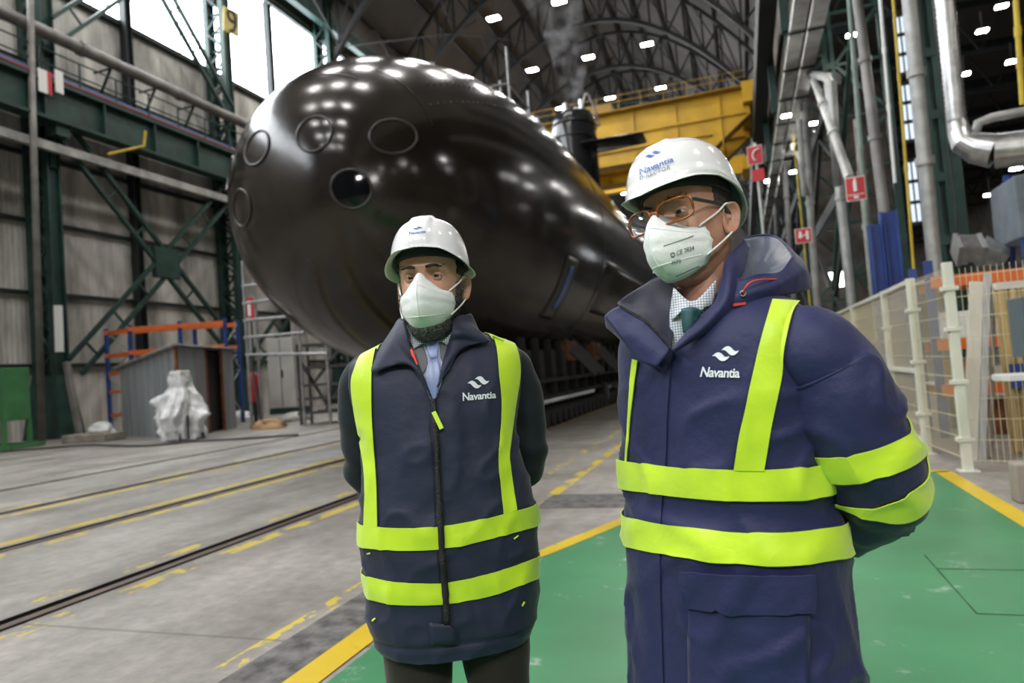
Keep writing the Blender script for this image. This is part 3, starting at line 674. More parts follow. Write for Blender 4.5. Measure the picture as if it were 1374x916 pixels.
def build_sub():
    t = thing('submarine', 'huge glossy black submarine hull resting on a cradle in the hall', 'submarine', (0, 0, 0))
    ys = [HY + HL * s for s in np.linspace(0, 1, 60) ** 2.2] + list(np.arange(HY + HL + 2, 66, 4)) + list(np.linspace(66, 90, 16))
    m = MB(); G = [[hull_p(y, a) for a in np.linspace(0, 2 * PI, 120, endpoint=False)] for y in ys]
    m.grid(G, closed_u=True, flip=False); m.build('hull', M['hull'], t, smooth=True)
    for x, z, r, op in ((-5.93, 4.53, .315, 1), (-5.28, 5.41, .315, 0), (-6.50, 5.53, .315, 0), (-7.72, 5.53, .315, 0), (-8.25, 4.58, .315, 0), (-8.80, 5.41, .315, 0)):
        m = MB(); m.tube([(x + r * math.cos(a), hull_y(x + r * math.cos(a), z + r * math.sin(a)) - .012, z + r * math.sin(a)) for a in np.linspace(0, 2 * PI, 48, endpoint=False)], .022, 8, closed=True)
        h = m.build('tube_rim', M['hull_edge'], t, smooth=True)
        m = MB(); G = []
        for q in np.linspace(0.001, 1, 8): G.append([(x + r * q * math.cos(a), hull_y(x + r * q * math.cos(a), z + r * q * math.sin(a)) - .006, z + r * q * math.sin(a)) for a in np.linspace(0, 2 * PI, 40, endpoint=False)])
        m.grid(G, closed_u=True); m.build('torpedo_tube_dark_disc' if op else 'torpedo_tube_cap', M['glass_black'] if op else M['hull'], t, smooth=True)  # open tube's inner dark is painted as a black disc on the uncut hull
    # rows of studs over the bow
    for (y, a0, a1, n) in ((10.75, 20, 60, 26), (10.35, 60, 100, 26)):
        m = MB()
        for a in np.radians(np.linspace(a0, a1, n)):
            p, q = hull_p(y, a, -.01), hull_p(y - .01, a, .018); m.tube([p, q], .016, 6)
        m.build('stud_row', M['hull_edge'], t)
    m = MB()
    for (y0, a0, y1, a1, n) in ((11.2, 42, 16, 40, 30), (10.9, 30, 14, 34, 22)):
        for s in np.linspace(0, 1, n):
            y, a = y0 + (y1 - y0) * s, math.radians(a0 + (a1 - a0) * s); m.tube([hull_p(y, a, -.01), hull_p(y, a, .02)], .018, 6)
    m.build('stud_row', M['hull_edge'], t)
    # slit on the side
    def surf_patch(y0, y1, a0, a1, off, ny=6, na=16):
        return [[hull_p(y, math.radians(a), off) for a in np.linspace(a0, a1, na)] for y in np.linspace(y0, y1, ny)]
    m = MB(); m.grid(surf_patch(14.9, 15.75, -43, -18, .012)); m.build('slit_frame', M['hull_edge'], t, smooth=True, solid=.03)
    m = MB(); m.grid(surf_patch(15.2, 15.48, -38.5, -21.5, .04)); m.build('slit_panel', M['slit_blue'], t, smooth=True, solid=.02)
    # flank array: raised fairing along the side
    m = MB(); y0, y1 = 18.6, 50
    secs = [(-36, .0), (-34, .16), (-14, .16), (-11, .0)]
    G = []
    for y, k in ((y0, 0), (y0 + .5, 1), (y0 + 8, 1), (y1, 1), (y1 + .6, 0)):
        G.append([hull_p(y, math.radians(a), o * k - .01 * (1 - k)) for a, o in secs for _ in (0,)] )
    a_ = np.linspace(-36, -11, 26); G = [[hull_p(y, math.radians(a), (.17 * k * min(1, (a + 36) / 2.0, (-11 - a) / 3.0)) - .005) for a in a_] for y, k in ((y0, 0), (y0 + .6, 1), (y0 + 8, 1), (y1, 1), (y1 + .6, 0))]
    m.grid(G); m.build('flank_fairing', M['hull'], t, smooth=True, auto=35)
    # casing seam lines
    m = MB()
    for a in (14, 40, 62): m.tube([hull_p(y, math.radians(a), .0) for y in np.linspace(17, 64, 40)], .03, 6)
    for y in (18.2, 27, 36): m.tube([hull_p(y, math.radians(a), -.005) for a in np.linspace(-60, 200, 60)], .022, 6)
    m.build('seam', M['hull_edge'], t)
    m = MB(); G = []
    for a in np.radians([70, 76, 90, 104, 110]): G.append([hull_p(y, a, k) for y, k in ((19, -.02), (20, .12), (40, .14), (64, .12))])
    m.grid(G); m.build('casing', M['hull'], t, smooth=True)
    # sail
    cy = 32.6; G = []; prof = [(8.2, 1.0), (9.5, 1.0), (11, 1.0), (12.4, .99), (13.1, .97), (13.5, .92), (13.72, .82)]
    for z, k in prof:
        G.append([(HX - .05 + 1.08 * k * math.cos(a), cy + (1.7 if math.sin(a) > 0 else 1.25) * k * math.sin(a), z + (.12 * math.sin(a) if z > 13 else 0)) for a in np.linspace(0, 2 * PI, 48, endpoint=False)])
    m = MB(); m.grid(G, closed_u=True); m.add(G[-1], [tuple(range(48))]); m.build('sail', M['sail'], t, smooth=True, auto=50)
    m = MB()
    for z in (12.35, 13.05): m.tube([(HX - .05 + 1.10 * math.cos(a), cy + (1.72 if math.sin(a) > 0 else 1.27) * math.sin(a), z) for a in np.linspace(0, 2 * PI, 40, endpoint=False)], .035, 6, closed=True)
    m.build('sail_band', M['hull_edge'], t)
    for s in (1, -1):
        G = []
        for x, c0, th in ((.55, 1.35, .17), (2.2, 1.25, .15), (3.3, 1.1, .11), (3.42, .95, .04)):
            G.append([(HX + s * x, cy - .55 + c0 * .75 * math.cos(a), 11.75 + th * math.sin(a)) for a in np.linspace(0, 2 * PI, 24, endpoint=False)])
        m = MB(); m.grid(G, closed_u=True); m.add(G[-1], [tuple(range(24))]); m.build('dive_plane', M['sail'], t, smooth=True, auto=50)
    m = MB()
    for i, (dx, dy, r, h) in enumerate(((-.3, -.2, .16, .5), (.15, .3, .2, .35), (.45, -.1, .12, .6), (-.55, .5, .14, .3))):
        m.tube([(HX + dx, cy + dy, 13.6), (HX + dx, cy + dy, 13.72 + h)], r, 12)
    m.build('mast', M['galv'], t, smooth=True, auto=40)
    m = MB(); m.tube(spline([(HX + .5, cy - .3, 13.75), (HX + .75, cy - .2, 14.5), (HX + 1.05, cy, 13.8), (HX + 1.2, cy + .1, 12.9)], 24), .06, 8); m.build('sail_hose', M['light_pipe'], t, smooth=True)
    # scaffold handrail on the hull top
    s = thing('hull_railing', 'grey tube railing standing on the back of the hull before the sail', 'railing', (0, 0, 0))
    X = -7.1
    for px, py0, py1, y in ((679, 130, 63, 24.5), (671, 128, 108, 24.3), (708, 150, 122, 27.0)):
        a, c = on_y(px, py0, y), on_y(px, py1, y); a = np.array([c[0], c[1], HZ + math.sqrt(max(HR ** 2 - (c[0] - HX) ** 2, 0)) - .05])
        m = MB(); m.tube([a, c], .05, 8); m.build('upright', M['scaf'], s)
    m = MB(); m.tube([on_y(660, 116, 24.0), on_y(681, 112, 24.5), on_y(709, 145, 27.0)], .04, 8); m.build('rail', M['scaf'], s)
    # cradle
    c = thing('hull_cradle', 'long black steel cradle with rows of jacks carrying the submarine hull', 'cradle', (0, 0, 0))
    for x, ya in ((-4.6, 14.4), (-9.3, 24)):
        m = MB(); m.box(x - .28, x + .28, ya, 64, .62, .70); m.box(x - .28, x + .28, ya, 64, 1.0, 1.08); m.box(x - .06, x + .06, ya, 64, .68, 1.02)
        for y in np.arange(ya + .3, 64, 1.1): m.box(x - .27, x + .27, y - .03, y + .03, .68, 1.02)
        m.build('girder', M['interior'], c)
        m = MB(); m.box(x - .35, x + .35, ya - .6, 66, .28, .36)
        for y in np.arange(ya - .4, 66, .55): m.tube([(x - .36, y, .2), (x + .36, y, .2)], .2, 12)
        m.build('roller_track', M['interior'], c)
    for x, y in ((-4.42, 21.6), (-4.42, 29), (-9.2, 25.6), (-9.2, 29)):
        m = MB(); m.tube([(x - .16, y, .38), (x + .16, y, .38)], .38, 20); w = m.build('wheel', M['black'], c, smooth=True, auto=40)
        m = MB(); m.disc((x + .17, y, .38), (1, 0, 0), .18, 16, .05); m.disc((x - .17, y, .38), (1, 0, 0), .18, 16, .05); m.build('hub', M['scaf_dark'], w)
    k = 0
    for y in np.arange(14.6, 46, 1.05):
        for x in (-5.35, -4.75):
            zt = HZ - math.sqrt(HR ** 2 - (x - HX) ** 2)
            if k < 60:
                m = MB(); m.box(x - .16, x + .16, y - .2, y + .2, 1.08, zt - .25); m.tube([(x, y, zt - .3), (x, y, zt + .04)], .11, 8); m.build('jack', M['interior'], c); k += 1
    for y in (18.8, 22.2, 30):
        m = MB(); a = math.radians(-52); p = np.array(hull_p(y, a)); q = np.array([-4.0, y + .6, 1.1])
        for d in (-.45, .45): m.bar(p + [0, d, 0], q + [0, d, 0], .09, .2)
        m.build('strut', M['scaf_dark'], c)
        m = MB(); m.box(p[0] - .45, p[0] + .12, y - .5, y + .5, p[2] - .55, p[2] - .02); m.build('wood_block', M['rust'], c)
    for y in (25.0, 34.0, 44.0): m = MB(); m.box(-9.6, -4.3, y, y + .3, .7, 1.0); m.build('cross_beam', M['interior'], c)
    t = thing('white_bag', 'small white bag on the floor beside the black cradle wheel', 'bag', on_z(827, 534))
    m = MB(); m.tube([(0, 0, .0), (0, 0, .08), (0, 0, .35), (0, 0, .55), (0, 0, .62), (0, 0, .72)], [.2, .27, .24, .1, .06, .12], 14); m.build('sack', M['sign_white'], t, smooth=True)
build_sub()

def build_crane():
    t = thing('bridge_crane', 'yellow overhead crane bridge spanning the hall behind the sail', 'crane', (0, 0, 0))
    Y0 = 56.0
    def bx(mb, y0, y1, z0, z1, x0=-26.5, x1=1.2, mi=0): mb.box(x0, x1, y0, y1, z0, z1, mi)
    for (y, zt, nm) in ((56.0, 22.0, 0), (62.0, 22.0, 1)):
        m = MB(); ta = 2.0
        vs = []
        for yy in (y, y + 1.6):
            vs += [(-26.5, yy, zt), (2.0, yy, zt), (2.0, yy, zt - 2.0), (-1.0, yy, zt - 4.3), (-24, yy, zt - 4.3), (-26.5, yy, zt - 2.0)]
        m.add(vs, [(0, 1, 2, 3, 4, 5), (11, 10, 9, 8, 7, 6), (0, 6, 7, 1), (1, 7, 8, 2), (2, 8, 9, 3), (3, 9, 10, 4), (4, 10, 11, 5), (5, 11, 6, 0)])
        m.box(-24, 1.6, y - .25, y, zt - 2.0, zt - 1.85); m.box(-24, -1.0, y - .25, y, zt - 3.25, zt - 3.1)
        for x in np.arange(-24, 1, 3.4): m.box(x - .04, x + .04, y - .14, y, zt - 4.2, zt)
        m.build('girder', M['crane'], t)
        m = MB(); m.box(-26.5, 1.8, y - .9, y, zt - .1, zt); m.build('walkway', M['dark_yellow'], t)
        m = MB()
        for z in (.6, 1.1): m.tube([(-26.5, y - .9, zt + z), (1.8, y - .9, zt + z)], .035, 6)
        for x in np.arange(-26, 2, 1.8): m.bar((x, y - .9, zt), (x, y - .9, zt + 1.1), .06)
        m.build('handrail', M['dark_yellow'], t)
    for x in (-26.2, 2.0):
        m = MB(); m.box(x - .5, x + .5, 55, 65, 20.6, 22.2); m.build('end_carriage', M['crane'], t)
    m = MB(); m.box(-13, -9, 57.8, 62, 22.0, 23.6); m.build('trolley', M['dark_yellow'], t)
    q = on_y(712, 145, 56.8); b = thing('blue_box', 'small blue crate on top of the yellow crane bridge left of the sail', 'crate', (q[0], 56.8, 22.0))
    m = MB(); m.box(-.8, .6, -.5, .5, 0, 1.15); m.build('body', M['rack_blue'], b, bevel=.02); m = MB(); m.box(-.85, .65, -.55, .55, 1.15, 1.27); m.build('lid', M['blue_pipe'], b)
    t = thing('bridge_crane', 'lower and farther yellow crane bridge seen through under the dive plane', 'crane', (0, 0, 0))
    m = MB(); m.box(-26.5, 2.0, 84, 85.4, 22.6, 24.6); m.box(-26.5, 2, 83.6, 84, 22.4, 22.6); m.build('girder', M['crane'], t)
    m = MB()
    for z in (25.2, 25.7): m.tube([(-26.5, 84, z), (2, 84, z)], .035, 6)
    m.build('handrail', M['dark_yellow'], t)
    for x in (-26.2, 2.0):
        m = MB(); m.box(x - .5, x + .5, 82, 87.5, 22.4, 23.8); m.build('end_carriage', M['crane'], t)
    m = MB(); 
    for x, zz, y_ in ((-27.0, 20.2, 50), (2.6, 20.2, 20)): m.box(x - .4, x + .5, y_, 145, zz - 1.2, zz + .4)
    struct(m.build('trim_3', M['dark_steel']))
    # steam over the sail
    vm = bpy.data.materials.new('steam'); vm.use_nodes = True; nt = vm.node_tree; nt.nodes.clear()
    out = nt.nodes.new('ShaderNodeOutputMaterial'); v = nt.nodes.new('ShaderNodeVolumePrincipled'); nt.links.new(v.outputs[0], out.inputs['Volume'])
    tc = nt.nodes.new('ShaderNodeTexCoord'); n = nt.nodes.new('ShaderNodeTexNoise'); n.inputs['Scale'].default_value = 1.1; n.inputs['Detail'].default_value = 5; nt.links.new(tc.outputs['Object'], n.inputs['Vector'])
    r = nt.nodes.new('ShaderNodeMapRange'); r.inputs['From Min'].default_value = .50; r.inputs['From Max'].default_value = .72; r.inputs['To Max'].default_value = .5; nt.links.new(n.outputs['Fac'], r.inputs['Value'])
    sx = nt.nodes.new('ShaderNodeSeparateXYZ'); nt.links.new(tc.outputs['Object'], sx.inputs[0]); r2 = nt.nodes.new('ShaderNodeMapRange'); r2.inputs['From Min'].default_value = 14.5; r2.inputs['From Max'].default_value = 20.2; r2.inputs['To Min'].default_value = 1; r2.inputs['To Max'].default_value = 0; nt.links.new(sx.outputs['Z'], r2.inputs['Value'])
    ml = nt.nodes.new('ShaderNodeMath'); ml.operation = 'MULTIPLY'; nt.links.new(r.outputs[0], ml.inputs[0]); nt.links.new(r2.outputs[0], ml.inputs[1])
    nt.links.new(ml.outputs[0], v.inputs['Density']); v.inputs['Color'].default_value = (.95, .95, 1, 1); v.inputs['Anisotropy'].default_value = .2
    m = MB(); pts = spline([(HX + .1, 32.4, 13.8), (HX + .0, 32.3, 15.0), (HX + .2, 32.0, 16.5), (HX - .1, 31.8, 18.5), (HX - .9, 31.5, 20.5)], 16)
    m.tube(pts, list(np.linspace(.45, 1.5, 16)), 14); o = m.build('steam_plume', vm, smooth=True); tag(o, 'thin white plume of steam rising above the sail', 'steam', kind='stuff')
build_crane()
# ================================================================== right-hand side
def build_right():
    labs = ['green box column behind the fence beside the wide silver duct', 'dark green column behind the leaning grey pipes', 'dark green column beside the hose-reel sign', None, None, None, None, None, None]
    for k, y in enumerate((11.4, 22.6, 33.8, 45.0, 56.2, 67.4, 78.6, 89.8, 101)):
        m = MB(); x = 3.05
        if k == 0: x, y = on_y(1240, 100, 16.0)[0], 16.0
        m.box(x - .06, x + .05, y - .06, y + .1, 0, 16.4); m.box(x + .15, x + .26, y - .06, y + .1, 0, 16.4); m.box(x + .03, x + .17, y + .05, y + .07, 0, 16.4)
        for z in np.arange(.6, 16, 1.3): m.box(x - .05, x + .25, y - .08, y - .06, z, z + .18)
        if k == 0: m.box(x + .30, x + .48, y - .06, y + .1, 0, 16.4)
        for xx in (x + 1.6,) if k else ():
            m.box(xx - .1, xx + .1, y - .1, y + .1, 0, 16.4)
            z = .2; f = 1
            while z < 16: m.bar((x + .25, y, z if f > 0 else z + 1.6), (xx, y, z + 1.6 if f > 0 else z), .1); m.bar((x + .25, y, z), (xx, y, z), .09); z += 1.6; f = -f
        m.bar((3.05, y, 16), (3.05, y, 27), .4)
        o = m.build('steel_column', M['green_steel'])
        if labs[k]: tag(o, labs[k], 'column', 'green columns of the side aisle')
        else: struct(o)
    # long beams and bracing in the column line
    m = MB()
    for z in (6.2, 9.4, 12.2, 15.2): m.bar((3.35, 22.6, z), (3.35, 130, z), .22, .4)
    for y in np.arange(22.6, 120, 11.2):
        m.bar((3.4, y, .4), (3.4, y + 11.2, 6.0), .14); m.bar((3.4, y + 11.2, .4), (3.4, y, 6.0), .14)
        m.bar((3.4, y, 6.4), (3.4, y + 11.2, 12.0), .14); m.bar((3.4, y + 11.2, 6.4), (3.4, y, 12.0), .14)
    for y in np.arange(17, 120, 5.6): m.bar((3.2, y, 15.6), (22, y, 15.6), .2, .5); m.bar((3.2, y, 13.4), (22, y, 13.4), .12, .16)
    for y in np.arange(17, 120, 5.6):
        for x in np.arange(4, 21, 2.2): m.bar((x, y, 13.4), (x + 1.1, y, 15.5), .08); m.bar((x + 1.1, y, 15.5), (x + 2.2, y, 13.4), .08)
    struct(m.build('trim_4', M['dark_steel']))
    # back wall lights: tall bright slits far in the aisle
    m = MB()
    for x0, x1 in ((5.2, 5.5), (5.62, 5.9)): pass
    # cable trays
    for dx, lb in ((0, 'grey cable tray overhead, left one of the pair running into the hall'), (.52, 'grey cable tray overhead, right one of the pair running into the hall')):
        t = thing('cable_tray', lb, 'cable tray', (2.25 + dx, 0, 10.6), 0, 'overhead cable trays')
        m = MB(); m.box(-.20, .20, 12, 70, -.04, .0); m.box(-.2, -.17, 12, 70, 0, .16); m.box(.17, .2, 12, 70, 0, .16); m.build('tray', M['light_pipe'], t)
        m = MB()
        for y in np.arange(13, 70, 2.8): m.bar((-.24, y, -.06), (.24, y, -.06), .06, .08)
        m.build('hanger', M['dark_steel'], t)
    # vertical pipes: (px,py)->(px,py), plane X, radius, material, label
    pipes = [
        ((1148, -20), (1192, 330), 3.0, .105, 'grey_pipe', 'grey vertical pipe with a red-brown stain above the blue uprights'),
        ((1138, -20), (1166, 340), 2.95, .055, 'green_light', 'thin pale green pole left of the stained grey pipe'),
        ((1218, -20), (1256, 375), 2.75, .10, 'galv_dull', 'grey ribbed pipe beside the green box column'),
        ((1197, -20), (1228, 385), 2.6, .022, 'yellow_pipe', 'thin yellow vertical gas pipe between two grey pipes'),
        ((1076, 98), (1094, 380), 2.9, .14, 'light_pipe', 'light grey vertical pipe below the cable trays'),
        ((1110, 100), (1140, 380), 3.0, .12, 'light_pipe', 'pale thin pipe right of the red extinguisher-point sign'),
        ((1093, 108), (1140, 240), 2.8, .12, 'light_pipe', 'slanting pale pipe meeting the pale thin pipe'),
        ((1142, 50), (1118, 390), 3.4, .075, 'green_steel', 'thin dark green stanchion leaning beside the warning sign'),
        ((1150, 160), (1172, 400), 3.1, .09, 'rust_grey', 'slanting weathered bar behind the warning sign'),
        ((1052, 205), (1064, 390), 2.7, .13, 'grey_pipe', 'grey vertical pipe near the hose-reel sign'),
        ((1040, 230), (1044, 390), 2.6, .12, 'light_pipe', 'pale slim pipe nearest the hose-reel sign'),
        ((1064, 180), (1084, 380), 2.6, .03, 'yellow_pipe', 'yellow gas pipe behind the lower red sign'),
        ((1072, 160), (1079, 262), 2.6, .10, 'light_pipe', 'short pale downpipe ending above the lower red sign'),
        ((1180, -10), (1201, 245), 2.9, .03, 'sign_white', 'white thin rod hanging between grey pipes'),
        ((1363, 0), (1372, 140), 3.4, .03, 'yellow_pipe', 'yellow rod at the top right corner'),
        ((1352, 235), (1357, 380), 5.5, .09, 'rack_blue', 'slim blue post in front of the grey air unit'),
    ]
    M['green_light'] = mat('pale_green_pole', (.24, .32, .28), .5, var=.2)
    M['galv_dull'] = mat('dull_galvanised', (.36, .36, .35), .45, .5, var=.2, scale=5)
    M['rust_grey'] = mat('weathered_bar', (.30, .26, .22), .7, var=.35, scale=3)
    for a, c, x, r, mm, lb in pipes:
        p, q = on_x(*a, x), on_x(*c, x)
        # carry straight down to the floor, up to the roof
        p2 = np.array([p[0], q[1], p[2]]); q = np.array(q); d = q - p; 
        m = MB()
        lo = q.copy()
        ymid = (p[1] + q[1]) / 2
        top = np.array([x, p[1], p[2]]); bot = np.array([x, q[1], q[2]])
        pts = [top, bot]
        if q[2] < 5 and 'short' not in lb and 'slanting' not in lb and 'rod' not in lb: pts.append(np.array([x, q[1] - .0, .0]))
        m.tube(pts, r, 10)
        for s in (.3, .6): c_ = top + (bot - top) * s; dd = (bot - top) / np.linalg.norm(bot - top); m.tube([c_ - dd * .06, c_ + dd * .06], r * 1.3, 10)
        tag(m.build('steel_pipe', M[mm], smooth=True, auto=40), lb, 'pipe', 'vertical pipes of the side aisle')
    m = MB(); m.tube([on_x(1048, 205, 2.7), on_x(1052, 203, 2.7), on_x(1070, 206, 2.7), on_x(1074, 214, 2.7), on_x(1080, 262, 2.7)], .1, 10); tag(m.build('bent_pipe', M['light_pipe'], smooth=True), 'pale pipe bent over at the top beside the round lamp', 'pipe')
    m = MB(); m.tube([on_x(1077, 104, 2.9), on_x(1080, 97, 2.9), on_x(1108, 104, 2.9), on_x(1116, 112, 2.9), on_x(1124, 250, 2.9)], .12, 10); tag(m.build('bent_pipe', M['light_pipe'], smooth=True), 'pale pipe bent over at the top under the cable trays', 'pipe')
    # wide silver duct with elbow
    t = thing('ventilation_duct', 'wide silver spiral duct coming down and turning right in an elbow', 'duct')
    c = [on_x(1266, -30, 4.5), on_x(1290, 165, 4.5)]
    top = np.array([4.5, 15.9, 12.0]); el0 = np.array([4.5, 15.9, 5.75])
    tp = on_y(1267, -10, 13.2); bt = on_y(1284, 165, 13.2)
    e1 = on_y(1303, 200, 13.1); e2 = on_y(1335, 203, 13.0); e3 = on_y(1480, 186, 12.6)
    R1, R2 = .14, .27
    m = MB(); d = (tp - bt); 
    K = 60; pts = [bt + d * s * 1.25 for s in np.linspace(0, 1, K)]; m.tube(pts, [R1 + (.012 if i % 2 else 0) for i in range(K)], 24); m.build('riser', M['galv'], t, smooth=True)
    m = MB(); pts = [bt, bt + (e1 - bt) * .25 + np.array([-.02, 0, 0]), e1, e2]; m.tube([bt - d * -.01, bt + np.array([.02, 0, -.15]), (bt + e1) / 2 + np.array([-.02, 0, -.10]), e1 + np.array([.08, 0, 0]), e2], [R1 + .01, R1 + .03, .20, .25, R2], 24); m.build('elbow', M['galv'], t, auto=20)
    m = MB(); m.tube([e2, e3], R2, 24); 
    for s in (0.02, .4, .8): q = e2 + (e3 - e2) * s; m.tube([q, q + (e3 - e2) * .02], R2 * 1.05, 24)
    m.build('branch', M['galv'], t, smooth=True, auto=40)
    m = MB(); m.tube([on_y(1308, 185, 16.6), on_y(1312, 165, 16.6), on_y(1330, 158, 16.6), on_y(1420, 140, 16.2)], .09, 10); tag(m.build('bent_pipe', M['light_pipe'], smooth=True), 'thin grey pipe bent above the silver elbow duct', 'pipe')
    t = thing('ventilation_duct', 'flat silver duct with tapered end left of the grey air unit', 'duct')
    m = MB(); a = on_y(1284, 335, 15.5); b = on_y(1316, 335, 15.5); c = on_y(1350, 345, 15.5); m.tube([a, b], .30, 4); m.tube([b, c], [.30, .18], 4); m.build('duct_body', M['galv'], t)
    m = MB()
    for q in (a, b): m.tube([q - [.04, 0, 0], q + [.04, 0, 0]], .33, 4)
    m.build('flange', M['galv_dull'], t)
    m = MB()
    for q in (a + [.2, 0, 0], c): m.bar(q, (q[0], q[1], 0), .1)
    m.build('leg', M['dark_steel'], t)
    # air unit
    q = on_y(1340, 238, 15.2); z0 = on_y(1340, 322, 15.2)[2]
    t = thing('air_unit', 'grey box-shaped air unit hung at the right edge under the duct', 'air unit', (q[0] + 1.15, 15.2, z0))
    m = MB(); m.box(-.9, 1.6, 0, 1.4, 0, q[2] - z0); m.build('casing', M['ac_grey'], t, bevel=.02)
    m = MB(); m.box(-.7, .1, -.03, 0, .15, .7); m.box(.3, 1.2, -.03, 0, .15, .7); m.build('access_panel', M['grey_paint'], t)
    m = MB()
    for x in (-.8, 1.5): m.bar((x, .1, 0), (x, .1, -z0), .12)
    m.build('leg', M['rack_blue'], t)
    # window slits and small far window
    k = 40
    for (x0, y0, y1) in ((1210, 20, 100), (1217, 112, 190), (1226, 215, 300)):
        a, c = on_y(x0, y0, 19.0), on_y(x0, y1, 19.0); xm = on_y(x0, (y0 + y1) / 2, 19.0)[0]; a[0], c[0] = xm - .12, xm + .12
        m = MB(); m.box(a[0], c[0], 19.0, 19.05, c[2], a[2]); 
        for xx in (a[0], (a[0] + c[0]) / 2, c[0]): m.box(xx - .015, xx + .015, 18.96, 19.02, c[2], a[2], 1)
        for z in np.linspace(c[2], a[2], 4): m.box(a[0], c[0], 18.96, 19.02, z - .04, z + .04, 1)
        struct(m.build('window_%d' % k, [M['pane_dim'], M['dark_steel']])); k += 1
    for (x0, y0, x1, y1, y) in ((1112, 366, 1133, 384, 40), (1084, 368, 1094, 390, 40)):
        a, c = on_y(x0, y0, y), on_y(x1, y1, y); m = MB(); m.box(a[0], c[0], y, y + .05, c[2], a[2])
        m.box(a[0] - .1, c[0] + .1, y - .03, y, a[2], a[2] + .12, 1); m.box(a[0] - .1, c[0] + .1, y - .03, y, c[2] - .12, c[2], 1); m.box((a[0] + c[0]) / 2 - .04, (a[0] + c[0]) / 2 + .04, y - .03, y, c[2], a[2], 1)
        struct(m.build('window_%d' % k, [M['pane'], M['dark_steel']])); k += 1
    m = MB(); m.box(4.0, XR, 19.1, 19.3, 0, 16.4); 
    # partition wall sections behind the pipes
    m = MB(); m.box(3.9, 8.0, 40.1, 40.4, 0, 16.4); struct(m.build('wall_partition', M['brick']))
    # signs
    def sign(px, py, x, w, h, label, drawer, post=None):
        q = on_x(px, py, x); t = thing('safety_sign', label, 'sign', q, -.12, 'red safety signs of the side aisle')
        m = MB(); m.box(-w / 2, w / 2, 0, .03, -h / 2, h / 2); m.build('plate', M['sign_white'], t)
        m = MB(); m.box(-w * .46, w * .46, -.012, 0, -h * .46, h * .46); m.build('red_field', M['sign_red'], t)
        s = MB(); drawer(s, w, h); s.build('symbol', M['sign_white'], t)
        return t
    def d_ext(s, w, h):
        s.tube([(0, -.03, -.12 * h), (0, -.03, .32 * h)], .10 * w, 10); s.tube([(0, -.03, .32 * h), (0, -.03, .4 * h)], .05 * w, 8); s.box(-.40 * w, .40 * w, -.02, -.012, -.26 * h, -.235 * h); s.box(-.12 * w, .12 * w, -.03, -.012, -.41 * h, -.31 * h)
    def d_hose(s, w, h):
        s.tube([(.16 * w + .3 * w * math.cos(a), -.03, .3 * h * math.sin(a) - .04 * h) for a in np.linspace(PI * .55, PI * 1.35, 14)], .055 * w, 8); s.bar((.05 * w, -.03, .26 * h), (.32 * w, -.03, .3 * h), .1 * w, .07 * w)
    def d_call(s, w, h):
        s.disc((-.18 * w, -.02, -.02 * h), (0, 1, 0), .13 * w, 14, .03); s.box(-.26 * w, -.1 * w, -.03, -.012, .12 * h, .3 * h); s.box(.16 * w, .32 * w, -.03, -.012, -.3 * h, .3 * h); s.box(.0, .14 * w, -.03, -.012, -.02 * h, .06 * h)
    sign(1148, 253, 2.6, .40, .53, 'red sign with a white extinguisher symbol over a slim band', d_ext)
    hs = sign(1013, 208, .62, .34, .44, 'red hose-reel sign with a white curl beside the white helmet', d_hose)
    sign(1078, 316, 2.2, .52, .50, 'lower red sign with a white fire-point symbol on pale pipes', d_call)
    m = MB(); m.box(-.10, .17, .0, .03, -.62, -.34); m.build('lower_plate', M['sign_red'], hs)
    m = MB(); m.tube([(.02, .06, -hs.location.z), (.02, .06, .3)], .035, 8); m.build('post', M['galv_dull'], hs, smooth=True)
    # blue rack uprights
    for px, px2, y0, lb in ((1176, 1180, 300, 'shorter blue upright behind the fence'), (1192, 1197, 283, 'taller blue upright behind the fence')):
        q = on_x(px, y0, 2.75); y = 14.5; q = on_y(px, y0, y); m = MB(); w = .15
        m.box(q[0] - w, q[0] - w + .05, y, y + .2, 0, q[2]); m.box(q[0] + w - .05, q[0] + w, y, y + .2, 0, q[2]); m.box(q[0] - w, q[0] + w, y + .08, y + .12, 0, q[2])
        tag(m.build('blue_upright', M['rack_blue']), lb, 'upright', 'blue uprights behind the fence')
build_right()

